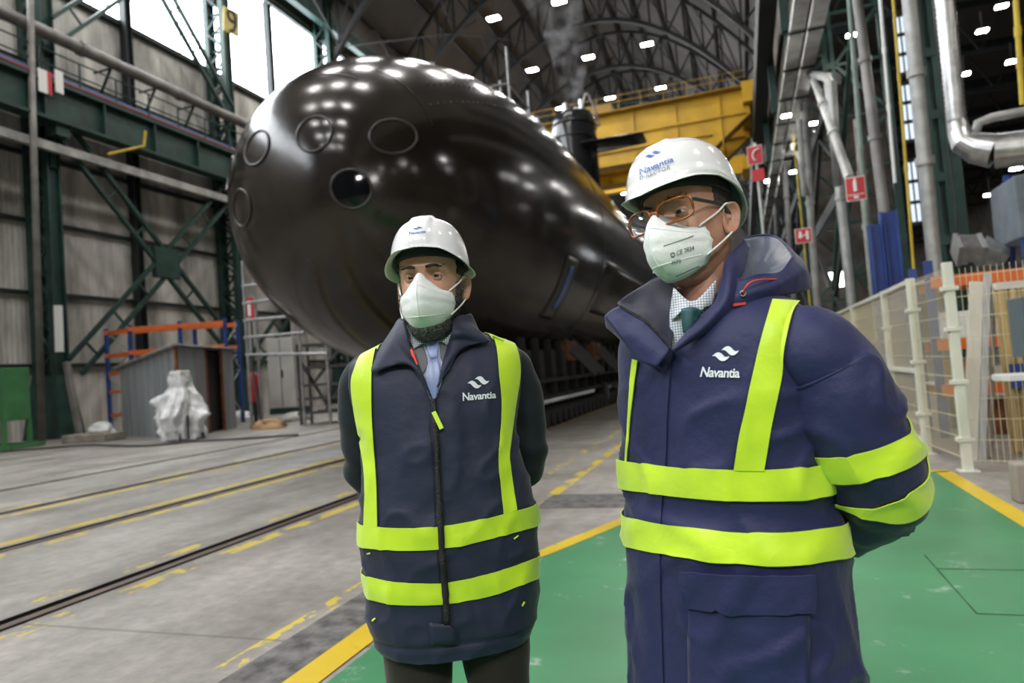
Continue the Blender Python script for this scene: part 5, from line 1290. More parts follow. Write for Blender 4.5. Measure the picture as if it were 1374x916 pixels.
def legs_and_shoes(root, legs, mt, top_r=.105):
    t = None
    m = MB()
    for s in (-1, 1):
        hip, kn, an, toe = (np.array(p) for p in legs[s])
        S_ = loft_tube([hip + [0, 0, .08], hip, (hip + kn) / 2, kn, (kn + an) / 2, an + [0, 0, -.03]], [top_r, top_r, .092, .078, .074, .078], 50, 32)
        S_.displace(lambda x, y, z, v, u: .006 * nz(x * 9, y * 9, z * 13 + s))
        g = S_.mb(); m.add(g.v, g.f)
    hp = (np.array(legs[-1][0]) + np.array(legs[1][0])) / 2
    W = abs(legs[1][0][0] - legs[-1][0][0]) / 2 + top_r
    yaw = math.atan2(legs[1][0][1] - legs[-1][0][1], legs[1][0][0] - legs[-1][0][0])
    S_ = loft_sections([(hp[2] - .06, -W * .9, W * .9, .09, .10), (hp[2] + .05, -W, W, .12, .125), (hp[2] + .16, -W * .95, W * .95, .11, .11), (hp[2] + .22, -W * .9, W * .9, .1, .1)], 16, 40, hp[0], hp[1], yaw)
    g = S_.mb(); m.add(g.v, g.f)
    m.build('trousers', mt, root, smooth=True)
    for s in (-1, 1):
        hip, kn, an, toe = (np.array(p) for p in legs[s]); d = toe - an; d[2] = 0; L_ = np.linalg.norm(d); d /= L_; c = np.array([-d[1], d[0], 0]); a0 = np.array([an[0], an[1], 0]) - d * .07; G = []
        for f, w, h in ((0, .02, .06), (.04, .035, .095), (.12, .040, .10), (.20, .046, .075), (.26, .044, .05), (.295, .03, .035), (.305, .01, .02)):
            p = a0 + d * f; G.append([p + c * w * math.cos(t) + np.array([0, 0, 1]) * (h * max(math.sin(t), 0) + .003 + (.0 if math.sin(t) > 0 else 0)) for t in np.linspace(0, 2 * PI, 20, endpoint=False)])
        m = MB(); m.grid(G, closed_u=True); m.add(G[0], [tuple(range(20))]); m.add(G[-1], [tuple(range(20))]); m.build('shoe', M['shoe'], root, smooth=True)
def mask_on(H, parent, bulge=1.0, wide=1.0):
    rows = [[(-.062, .036, -.041), (-.042, .004, -.037), (-.019, -.016, -.017), (0, -.027, .000)],
            [(-.066, .040, -.053), (-.046, -.006, -.050), (-.021, -.040, -.040), (0, -.054, -.032)],
            [(-.067, .044, -.068), (-.048, -.002, -.070), (-.022, -.044, -.070), (0, -.060, -.068)],
            [(-.061, .044, -.092), (-.045, .004, -.096), (-.022, -.032, -.102), (0, -.046, -.104)],
            [(-.047, .044, -.108), (-.035, .020, -.120), (-.018, .004, -.129), (0, -.002, -.132)]]
    full = []
    for r in rows:
        r = [(x * wide, y if y > 0 else y * bulge, z) for x, y, z in r]; full.append(r + [(-x, y, z) for x, y, z in r[-2::-1]])
    nc = 33
    R_ = [spline(r, nc) for r in full]; G = []
    for (a, b) in zip(R_, R_[1:]):
        for t in np.linspace(0, 1, 7)[:-1]: G.append(a + (b - a) * t + (np.array([0, -.0042, 0]) * math.sin(t * PI)))
    G.append(R_[-1]); G = np.array(G)
    for i in range(G.shape[0]):
        for k in range(nc): G[i, k, 1] += .0015 * nz(G[i, k, 0] * 60, i * .3, G[i, k, 2] * 60)
    GW = np.array(H.wg(G)); m = MB(); m.grid(GW); o = m.build('face_mask', M['mask'], parent, smooth=True, solid=.0022)
    m = MB()
    c = nc // 2
    m.tube([GW[i, c] + (GW[i, c] - H.w((0, .1, -.07))) * .008 for i in range(4, 20)], .0017, 6)
    for i in (6, 18): m.tube([GW[i, k] + (GW[i, k] - H.w((0, .1, -.07))) * .006 for k in range(3, nc - 3)], .0013, 6)
    m.tube([GW[0, k] for k in range(1, nc - 1)], .0013, 6); m.tube([GW[-1, k] for k in range(1, nc - 1)], .0013, 6)
    m.tube([GW[i, 0] for i in range(0, GW.shape[0])], .0013, 6); m.tube([GW[i, -1] for i in range(0, GW.shape[0])], .0013, 6)
    m.build('seam', M['mask'], o, smooth=True)
    for sd in (-1, 1):
        for z0, y0, z1 in ((-.040, .030, .006), (-.096, .038, -.052)):
            m = MB(); pts = spline([H.w((sd * .060 * wide, y0 - .012, z0)), H.w((sd * .075 * wide, .066, z0 + (z1 - z0) * .55)), H.w((sd * .083, .098, z1)), H.w((sd * .080, .118, z1 - .004 if z1 > 0 else z1 + .01))], 14)
            m.tube(pts, .0022, 6); m.build('ear_loop', M['strap'], o, smooth=True)
    bk = np.array(H.wg(G + np.array([0, .03, 0])))
    return o, Surf(np.concatenate([GW, bk[:, ::-1]], 1)), GW
def helmet_on(H, parent, P, name='hard_hat'):
    nu, nt_ = 96, 26
    def edge(a):
        d = abs(math.degrees(a)); return [np.interp(d, P['deg'], P[k]) for k in ('ez', 'lip', 'drop')]
    def shell(inset):
        G = []
        rows = [('lip', 1.0), ('lip', .6), ('lip', .25)] + [('d', t) for t in np.linspace(0, 1, nt_)]
        for kind, t in rows:
            row = []
            for a in np.linspace(-PI, PI, nu, endpoint=False):
                ez, lip, drop = edge(a)
                if kind == 'lip': c, sn, ex, dz = 1.0, 0.0, lip * t, -drop * t
                else: c, sn, ex, dz = max(math.cos(t * PI / 2), 0.0) ** P['cp'], math.sin(t * PI / 2) ** P['sp'], 0, 0
                ax, ay = P['ax'] - inset, P['ay'] - inset
                e = 2.15; sa, ca = math.sin(a), math.cos(a)
                x = math.copysign(abs(sa) ** (2 / e), sa) * ax * c; y = -math.copysign(abs(ca) ** (2 / e), ca) * ay * c
                R_ = math.hypot(x, y) + 1e-9; x += x / R_ * ex; y += y / R_ * ex
                z = ez + (P['top'] - inset - ez) * sn + dz
                if kind == 'd' and inset == 0: z, x, y = P['relief'](x, y, z, t, a)
                row.append((x, y + P['yc'], z))
            G.append(row)
        return G
    G = H.wg(shell(0)); m = MB(); m.grid(G, closed_u=True); o = m.build(name, M['helmet'], parent, smooth=True)
    I = H.wg(shell(.0035)); m = MB(); m.grid(I[:-1], closed_u=True, flip=True)
    m.add([*G[0], *I[0]], [(k, (k + 1) % nu, nu + (k + 1) % nu, nu + k) for k in range(nu)])
    m.build('inner_shell', M['helmet_in'], o, smooth=True)
    # head band
    B = []
    for q in np.linspace(0, 1, 6):
        B.append([H.w((P['bx'] * math.sin(a), .098 - P['by'] * math.cos(a), P['bz'](a) + P['bh'] * q)) for a in np.linspace(-PI, PI, 64, endpoint=False)])
    m = MB(); m.grid(B, closed_u=True); m.build('head_band', M['band_black'], o, smooth=True, solid=.004)
    m = MB()
    for a in np.radians([-135, -65, 65, 135, 25, -25]): m.bar(H.w((P['bx'] * math.sin(a), .098 - P['by'] * math.cos(a), P['bz'](a) + P['bh'])), H.w(((P['ax'] - .006) * math.sin(a), P['yc'] - (P['ay'] - .008) * math.cos(a), P['bz'](a) + P['bh'] + .012)), .018, .003)
    m.build('suspension', M['helmet_in'], o)
    return o, Surf(np.array(G))
def text_mesh(txt, bold=0.0, space=1.0, shear=0.0):
    cu = bpy.data.curves.new('t', 'FONT'); cu.body = txt; cu.size = 1; cu.offset = bold; cu.space_character = space; cu.shear = shear; cu.resolution_u = 3
    o = bpy.data.objects.new('t', cu); COL.objects.link(o); dg = bpy.context.evaluated_depsgraph_get(); me = o.evaluated_get(dg).to_mesh()
    bm = bmesh.new(); bm.from_mesh(me); bmesh.ops.triangulate(bm, faces=bm.faces)
    bmesh.ops.subdivide_edges(bm, edges=[e for e in bm.edges if e.calc_length() > .25], cuts=1); bmesh.ops.triangulate(bm, faces=bm.faces)
    vs = np.array([v.co[:2] for v in bm.verts]); fs = [tuple(v.index for v in f.verts) for f in bm.faces]; bm.free()
    o.evaluated_get(dg).to_mesh_clear(); bpy.data.objects.remove(o); bpy.data.curves.remove(cu)
    lo, hi = vs.min(0), vs.max(0); return (vs - lo) / (hi - lo), fs
def decal(F, S_, vs, fs, quad, off, name, mt, parent):
    """unit square mapped on a pixel quad (bl, br, tr, tl), cast on the surface"""
    bl, br, tr, tl = (np.array(q, float) for q in quad); P = []
    for x, y in vs:
        q = (bl * (1 - x) + br * x) * (1 - y) + (tl * (1 - x) + tr * x) * y; p = S_.at_px(F, q[0], q[1], off)
        P.append(p)
    ok = [p for p in P if p is not None]; P = [p if p is not None else ok[0] for p in P]
    m = MB(); m.add(P, fs); return m.build(name, mt, parent)
LOGO = [[(678, 722), (700, 703), (718, 703), (735, 715), (752, 738), (765, 745), (782, 742), (775, 757), (755, 770), (738, 768), (722, 755), (705, 733), (695, 724)],
        [(732, 690), (755, 672), (775, 670), (790, 680), (808, 705), (820, 715), (840, 714), (828, 730), (808, 742), (792, 738), (778, 725), (760, 700), (748, 692)]]
def logo(F, S_, quad, off, mt, parent):
    vs, fs = [], []
    for pl in LOGO:
        o = len(vs); vs += [((x - 678) / 162, (770 - y) / 100) for x, y in pl]; fs.append(tuple(range(o, o + len(pl)))[::-1])
    return decal(F, S_, vs, fs, quad, off, 'emblem', mt, parent)
def strip_on(F, S_, pts, w, off, name, mt, parent, n=40, solid=.002):
    """narrow strip of constant pixel width along a pixel polyline"""
    P = spline([(a, b, 0) for a, b in pts], n)[:, :2]; rows = []
    for i, p in enumerate(P):
        d = P[min(i + 1, n - 1)] - P[max(i - 1, 0)]; d /= np.linalg.norm(d); nn = np.array([-d[1], d[0]]); rows.append((p - nn * w / 2, p + nn * w / 2))
    G = []
    for a, b in rows:
        pa, pb = S_.at_px(F, *a, off), S_.at_px(F, *b, off)
        if pa is None or pb is None: continue
        G.append([pa, (pa + pb) / 2, pb])
    m = MB(); m.grid(G); return m.build(name, mt, parent, smooth=True, solid=solid)
def multi_px(F, surfs, x, y, off):
    best = None
    for S_ in surfs:
        h = S_.cast(F.cam, F.dir(x, y))
        if h is None: continue
        d = np.linalg.norm(h[0] - F.cam)
        if best is None or d < best[0]: best = (d, S_)
    return None if best is None else best[1].at_px(F, x, y, off)
def over_shoulder(S_, rowpts, off, xb, yb, back_z, yaw=0.0, cx=0.0):
    """continue a strap from its top row over the shoulder crest and down the back (torso frame)"""
    c, n = math.cos(yaw), math.sin(yaw); bd = np.array([-n, c, 0]); G = []
    W = lambda x, y, z: np.array([cx + x * c - y * n, x * n + y * c, z])
    L = [((p[0] - cx) * c + p[1] * n, -(p[0] - cx) * n + p[1] * c) for p in rowpts]
    xb = np.linspace(xb[0], xb[1], len(rowpts))
    for q in np.linspace(.06, 1, 18):
        row = []
        for (x, y), x1 in zip(L, xb):
            h = S_.cast(W(x + (x1 - x) * q, y + (yb - y) * q, 2.0), (0, 0, -1))
            if h is None or h[0][2] < 1.27: break
            row.append(h[0] + np.array([0, 0, off]))
        if len(row) == len(L): G.append(row)
    zt = min(p[2] for p in G[-1])
    for z in np.linspace(zt - .02, back_z, 14):
        row = []
        for x1 in xb:
            h = S_.cast(W(x1, 1.0, z), -bd)
            if h is None: break
            row.append(h[0] + bd * off)
        if len(row) == len(L): G.append(row)
    return G
def strands(H, grid, fn, n, ln, rad, name, mt, parent, seed=1):
    r = np.random.default_rng(seed); m = MB(); G = np.array(grid); c = 0
    while c < n:
        i, k = r.integers(1, G.shape[0] - 1), r.integers(0, G.shape[1]); p = G[i, k]
        f = fn(*p)
        if r.random() > f: continue
        q = p + r.normal(size=3) * .002; d = p - np.array([0, .1, p[2] + .02]); d /= np.linalg.norm(d); d = d * .7 + np.array([0, 0, -.55]) + r.normal(size=3) * .4; d /= np.linalg.norm(d)
        a, b, e = H.w(q), H.w(q + d * ln * .55), H.w(q + d * ln + np.array([0, 0, -ln * .2]))
        s = np.cross(b - a, [.3, .2, .9]); s = s / np.linalg.norm(s) * rad
        m.add([a - s, a + s, b + s * .8, b - s * .8, e], [(0, 1, 2, 3), (3, 2, 4)]); c += 1
    return m.build(name, mt, parent)
def man_a():
    F = Frame((-.763, 1.631), math.atan2(.424, .906))
    mb = MB()
    H = Head(F, F.px(566, 369, 1.665), math.radians(-13), 1.03, pitch=math.radians(-2), roll=0)
    # ---- vest
    tab = [(.628, -.200, .190, .135, .13), (.66, -.214, .203, .145, .14), (.73, -.223, .217, .15, .14), (.83, -.224, .222, .15, .14), (.94, -.225, .226, .15, .14), (1.02, -.216, .215, .145, .14), (1.10, -.206, .196, .14, .14),
           (1.15, -.206, .190, .138, .14), (1.21, -.214, .200, .135, .14), (1.27, -.228, .214, .13, .135), (1.31, -.231, .222, .122, .13), (1.345, -.226, .224, .108, .12), (1.370, -.205, .212, .092, .11), (1.39, -.155, .175, .078, .10), (1.41, -.105, .125, .072, .09), (1.43, -.080, .085, .068, .08)]
    V = loft_sections(tab, 130, 150)
    def folds(x, y, z, v, u):
        rg = lambda q: max(0, 1 - abs(q) * 1.6) ** 5
        d = .006 * rg(nz(x * 7 + z * 4, y * 5, z * 9 - x * 6)) * sstep(1.34, 1.2, z) + .0025 * rg(nz(x * 14, y * 6, z * 3 + 2)) + .007 * nz(x * 5, y * 4, z * 6 + 3) + .004 * nz(x * 9 + 4, y * 9, z * 16) * sstep(1.3, .9, z) 
        d += .006 * nz(x * 3 + z * 6, y * 3, z * 14 + x * 5) * math.exp(-((z - .80) / .2) ** 2)
        d += .0035 * nz(x * 22, y * 10, z * 5) * math.exp(-((z - 1.12) / .16) ** 2)
        if y < 0: d -= .012 * math.exp(-((x + .012 + (z - 1.2) * .03) / .012) ** 2) * .35     # along the zip
        d -= .007 * math.exp(-((z - .665) / .006) ** 2)                                       # hem seam
        return d
    V.displace(folds)
    # ---- body under the clothes
    legs = {-1: ((-.095, .0, .82), (-.105, -.01, .47), (-.11, .02, .09), (-.13, -.14, .03)), 1: ((.085, .0, .82), (.10, -.01, .47), (.11, .02, .09), (.13, -.14, .03))}
    N_, E = body_nodes(H.w((0, .112, -.13)), (0, .01, 1.22), {-1: (-.165, .02, 1.33), 1: (.165, .02, 1.33)}, {-1: (-.205, .07, 1.06), 1: (.215, .07, 1.06)}, {-1: (-.055, .20, .93), 1: (.06, .205, .92)}, .80, legs)
    skin_body(mb, N_, E, 'pelvis')
    G0 = H.base(); G = H.wg(G0); mb.grid(G, closed_u=True); mb.add(G[-1], [tuple(range(len(G[-1])))]); mb.add(G[0], [tuple(range(len(G[0])))[::-1]])
    nk = loft_tube([H.w((0, .108, -.05)), H.w((0, .112, -.12)), (.0, .02, 1.41), (.0, .03, 1.35)], [.052, .053, .056, .062], 12, 32); g = nk.mb(); mb.add(g.v, g.f)
    for s in (-1, 1):
        e = H.wg(ear_grid(s)); mb.grid(e, closed_u=True, flip=s < 0)
    tmp = MB(); root = thing('tmp', '', '')
    eye_parts(H, root, (.10, -.01), None, mb, .0043)
    body = mb.build('person', M['skin_a'], None, smooth=True)
    body.location = tuple(F.base); body.rotation_euler = (0, 0, F.rz)
    for c in list(root.children): c.parent = body
    bpy.data.objects.remove(root)
    tag(body, 'bearded man in a navy hi-vis vest and white helmet standing with hands behind his back', 'person', 'masked men in white helmets')
    # ---- hair and beard
    def shell(fn, off, name, mt, jag=.004):
        Gs = np.array(G0); keep = np.array([[fn(*p) for p in r] for r in Gs]); m = MB(); cen = np.array([0, .1, -.03]); P = []
        for r in Gs:
            for p in r:
                d = p - cen; d /= np.linalg.norm(d); P.append(H.w(p + d * ((off if off < .015 else .0085 + (off - .0085) * sstep(-.085, -.118, p[2])) * min(1, max(fn(*p), 0)) + jag * nz(*(p * 140)) - .002)))
        fs = []; nr, nc = Gs.shape[:2]
        for i in range(nr - 1):
            for k in range(nc):
                if max(keep[i, k], keep[i + 1, (k + 1) % nc]) > .02: fs.append((i * nc + k, i * nc + (k + 1) % nc, (i + 1) * nc + (k + 1) % nc, (i + 1) * nc + k))
        m.add(P, fs); return m.build(name, mt, body, smooth=True)
    hair = lambda x, y, z: sstep(-.05, -.03, z) * sstep(.118, .135, y) if z < .01 else sstep(.058, .075, y + (.0 if z < .03 else .0)) * 1.0
    shell(hair, .007, 'hair', M['hair'])
    def bf(x, y, z):
        a = sstep(-.025, -.06, z) * sstep(.125, .10, y) * (1 if y > .07 or z < -.05 else .0)
        side = sstep(.0, -.03, z) * sstep(.052, .062, abs(x)) * sstep(.115, .10, y) * sstep(.058, .07, y)
        return max(a, side)
    b = shell(bf, .019, 'beard', M['beard'], .003)
    strands(H, [[p for p in r] for r in G0], bf, 6500, .017, .0007, 'beard_strands', M['beard'], b, 3)
    for s in (-1, 1):
        m = MB(); m.tube([H.w(q) for q in spline([(s * .013, -.0105, .0165), (s * .030, -.0095, .0200), (s * .050, .006, .0175)], 12)], list(np.array([.0026, .0034, .004, .004, .004, .0038, .0036, .0034, .003, .0026, .002, .001]) * H.k), 8); pts = spline([(s * .013, -.012, .0165), (s * .030, -.011, .0200), (s * .052, .006, .0175)], 12)
        for i, p in enumerate(pts):
            for j in range(1): q = p + rng.normal(size=3) * (.002, .001, .0022); d = np.array([s * .004, -.002, .0012]) + rng.normal(size=3) * .0012; m.bar(H.w(q), H.w(q + d * 1.6), .0011)
        m.build('eyebrow', M['hair'], body)
    # ---- helmet
    P = dict(deg=[0, 25, 50, 75, 100, 140, 180], ez=[.064, .062, .050, .036, .030, .026, .024], lip=[.032, .027, .017, .014, .014, .015, .016], drop=[.006, .008, .012, .016, .016, .014, .012], ax=.0965, ay=.117, yc=.097, top=.152, cp=.62, sp=1.05,
             bx=.0815, by=.104, bz=lambda a: .040 + .004 * math.cos(a), bh=.036)
    def relief(x, y, z, t, a):
        k = sstep(.030, .022, abs(x)) * sstep(.02, .10, t) * (1 if math.cos(a) > -.6 else .6); k2 = sstep(.047, .040, abs(x)) * sstep(.55, .65, t) * .0
        return z + .008 * k * t, x, y - .008 * k * (1 - t) * (1 if math.cos(a) > 0 else -1)
    P['relief'] = relief
    hh, HS = helmet_on(H, body, P)
    logo(F, HS, [(554, 309), (567, 307), (567, 303.5), (554, 306)], .0016, M['print_blue'], hh)
    vs, fs = text_mesh('Navantia', .012); decal(F, HS, vs, fs, [(549.5, 315), (571, 312.5), (571, 309), (549.5, 311.3)], .0016, 'lettering', M['print_blue'], hh)
    # ---- mask
    mask_on(H, body)
    # ---- sleeves, vest and tape
    vest = V.mb().build('vest', M['vest'], body, smooth=True)
    for s in (-1, 1):
        S_ = loft_tube([(s * .165, .02, 1.325), (s * .196, .02, 1.30), (s * .2135 + .004, .03, 1.22), (s * .214 + .006, .045, 1.12), (s * .205 + .008, .075, 1.045), (s * .15, .13, .99), (s * .09, .19, .945)], [.060, .060, .058, .056, .058, .053, .046], 70, 44)
        S_.displace(lambda x, y, z, v, u: .006 * nz(x * 8 + s, y * 8, z * 16) + .004 * math.sin(v * 46 + u * 6.28 * 2) * math.exp(-((v - .6) / .17) ** 2) + .003 * nz(x * 20, y * 20, z * 8))
        S_.mb().build('sleeve', M['sleeve'], body, smooth=True)
    def tape(G, nm='reflective_band'): m = MB(); m.grid(G, closed_u=True); return m.build(nm, M['hivis'], vest, smooth=True, solid=.002, auto=40)
    tape(V.band(F, [(485.5, 704), (530, 708), (580, 707), (605, 704), (660, 693), (716, 678)], [(486, 734), (530, 738), (580, 737), (605, 734), (660, 722), (718, 706)]))
    tape(V.band(F, [(491, 772), (530, 780), (585, 782), (605, 780), (660, 768), (720, 747)], [(494, 802), (530, 810), (588, 810), (605, 809), (660, 798), (721, 776)]))
    for rows, q in (([[(480, 487), (505, 466)], [(473, 512), (500, 496)], [(476, 545), (500, 545)], [(484, 590), (502, 590)], [(491, 640), (506, 640)], [(490, 706), (508, 708)]], 0),
                    ([[(661, 450), (690, 463)], [(666, 470), (695, 480)], [(669, 505), (696, 505)], [(672, 540), (690, 545)], [(670, 590), (684, 590)], [(668, 620), (683, 620)], [(675, 690), (693, 684)]], 1)):
        G = V.quad(F, rows, 40, 8, .0045, fb=-.06, trim=True)
        T = over_shoulder(V, G[0], .0045, (G[0][0][0] * .85, G[0][-1][0] * .85), .045, .95); m = MB(); m.grid(list(reversed(T)) + G); m.build('shoulder_band', M['hivis'], vest, smooth=True, solid=.002, auto=40)
    # zip with pull
    strip_on(F, V, [(581, 530), (584, 570), (588, 640), (592, 720), (597, 790), (600, 836)], 8.5, .0085, 'zip', M['zip'], vest)
    strip_on(F, V, [(575, 560), (581, 640), (585, 720), (591, 800), (593, 838)], 1.0, .003, 'seam', M['zip'], vest)
    p = [V.at_px(F, x, y, .012) for x, y in ((581, 553), (594, 575))]; m = MB(); m.bar(p[0], p[1], .011, .004, up=(0, 1, 0)); m.build('zip_pull', M['lime'], vest, bevel=.001)
    p = [V.at_px(F, x, y, .009) for x, y in ((580, 538), (582, 552))]; m = MB(); m.bar(p[0], p[1], .010, .006, up=(0, 1, 0)); m.build('zip_slider', M['zip'], vest, bevel=.001)
    for a, c in (((688, 723), (694, 718)), ((495, 742), (499, 741)), ((502, 833), (506, 829)), ((699, 812), (702, 806))):
        strip_on(F, V, [a, c], 2, .006, 'pocket_pull', M['lime'], vest, 4)
    G = V.quad(F, [[(576, 834), (602, 837)], [(577, 848), (612, 846)], [(579, 862), (613, 862)]], 6, 6, .006, fb=-.14); m = MB(); m.grid(G); m.build('hem_tab', M['vest'], vest, smooth=True, solid=.004)
    logo(F, V, [(627, 522), (656, 520), (656, 504), (627, 506)], .0025, M['print'], vest)
    vs, fs = text_mesh('Navantia', .022, .95); decal(F, V, vs, fs, [(620.5, 538), (665, 534), (665, 525), (620.5, 527)], .0025, 'lettering', M['print'], vest)
    # ---- shirt and tie in the open neck
    def S(x, y, off, fb=-.085):
        return V.at_px(F, x, y, off, fb)
    ext = lambda L, o, fb=-.085: [S(x, y, o, fb) for x, y in L]
    m = MB(); G = patch([ext([(538, 447), (575, 450), (612, 442)], .004), ext([(550, 475), (578, 478), (604, 470)], .004), ext([(566, 508), (581, 510), (596, 503)], .004), ext([(578, 538), (581, 540), (584, 538)], .004)], 16, 12); m.grid(G); sh = m.build('shirt', M['shirt_blue'], body, smooth=True, solid=.002)
    for L in (([(546, 436), (549, 452), (556, 472)], [(556, 448), (562, 458), (566, 465)], [(566, 462), (570, 465), (575, 462)]), ([(612, 430), (606, 446), (600, 467)], [(603, 447), (597, 458), (592, 462)], [(590, 459), (584, 464), (578, 462)])):
        m = MB(); G = patch([ext(l, .013, -.085) for l in L], 10, 10); m.grid(G); m.build('shirt_collar', M['shirt'], sh, smooth=True, solid=.003)
    for L in (([(556, 470), (560, 490), (566, 508)], [(568, 468), (572, 480), (574, 492)]), ([(602, 466), (600, 478), (596, 492)], [(590, 464), (591, 472), (592, 482)])):
        m = MB(); m.grid(patch([ext(l, .008) for l in L], 8, 10)); m.build('knit_edge', M['knit'], sh, smooth=True, solid=.003)
    m = MB(); m.grid(patch([ext([(572, 461), (581, 460), (590, 460)], .017), ext([(574, 474), (582, 475), (589, 473)], .019), ext([(577, 484), (582, 485), (588, 483)], .014)], 8, 8)); m.grid(patch([ext([(577, 484), (582, 485), (588, 483)], .013), ext([(571, 500), (581, 503), (592, 498)], .012), ext([(572, 518), (581, 522), (590, 516)], .010), ext([(579, 538), (581, 540), (584, 538)], .007)], 12, 8)); m.build('tie', M['tie_blue'], body, smooth=True, solid=.003)
    # ---- vest collar: leaf on the left, leaf on the right, joined behind the neck
    P3 = lambda x, y, d: F.px(x, y, d)
    nb = H.w((0, .12, -.2))
    back = [np.array([nb[0] + .085 * math.sin(a), nb[1] + .075 * math.cos(a) - .0, 0]) for a in (-1.5, -.8, 0, .8, 1.5)]
    inner = [S(581, 540, .006), S(568, 508, .012), S(555, 478, .016), P3(547, 449, 1.685), P3(543, 432, 1.72)] + [b + [0, 0, 1.452] for b in back] + [P3(610, 424, 1.72), P3(606, 445, 1.685), S(600, 471, .016), S(592, 503, .012), S(585, 530, .006)]
    mid = [S(574, 525, .010), S(562, 500, .022), S(538, 478, .026), P3(526, 458, 1.69), P3(531, 438, 1.74)] + [b * [1.1, 1.06, 1] + [0, 0, 1.455] for b in back] + [P3(621, 430, 1.74), P3(622, 446, 1.69), S(612, 466, .026), S(602, 488, .020), S(588, 520, .010)]
    outer = [S(566, 505, .014), S(549, 490, .020), S(520, 497, .016), S(502, 500, .012), P3(514, 462, 1.745)] + [b * [1.32, 1.2, 1] + [0, 0, 1.398] for b in back] + [P3(637, 440, 1.745), S(655, 462, .012), S(641, 466, .016), S(618, 473, .018), S(603, 496, .014)]
    m = MB(); Gc = patch([inner, mid, outer], 14, 76)
    Gc = Gc + np.array([[[0, -.002 * nz(p[0] * 40, p[1] * 30, p[2] * 40), .002 * nz(p[2] * 30, p[0] * 30, 5)] for p in r] for r in Gc])
    m.grid(Gc); m.build('vest_collar', M['vest'], vest, smooth=True, solid=.006)
    strip_on(F, V, [(550, 465), (556, 484), (561, 494)], 3.0, .021, 'collar_tape', M['red_cord'], vest, 10)
    legs_and_shoes(body, legs, M['trouser'], .098)
    return body
man_a()

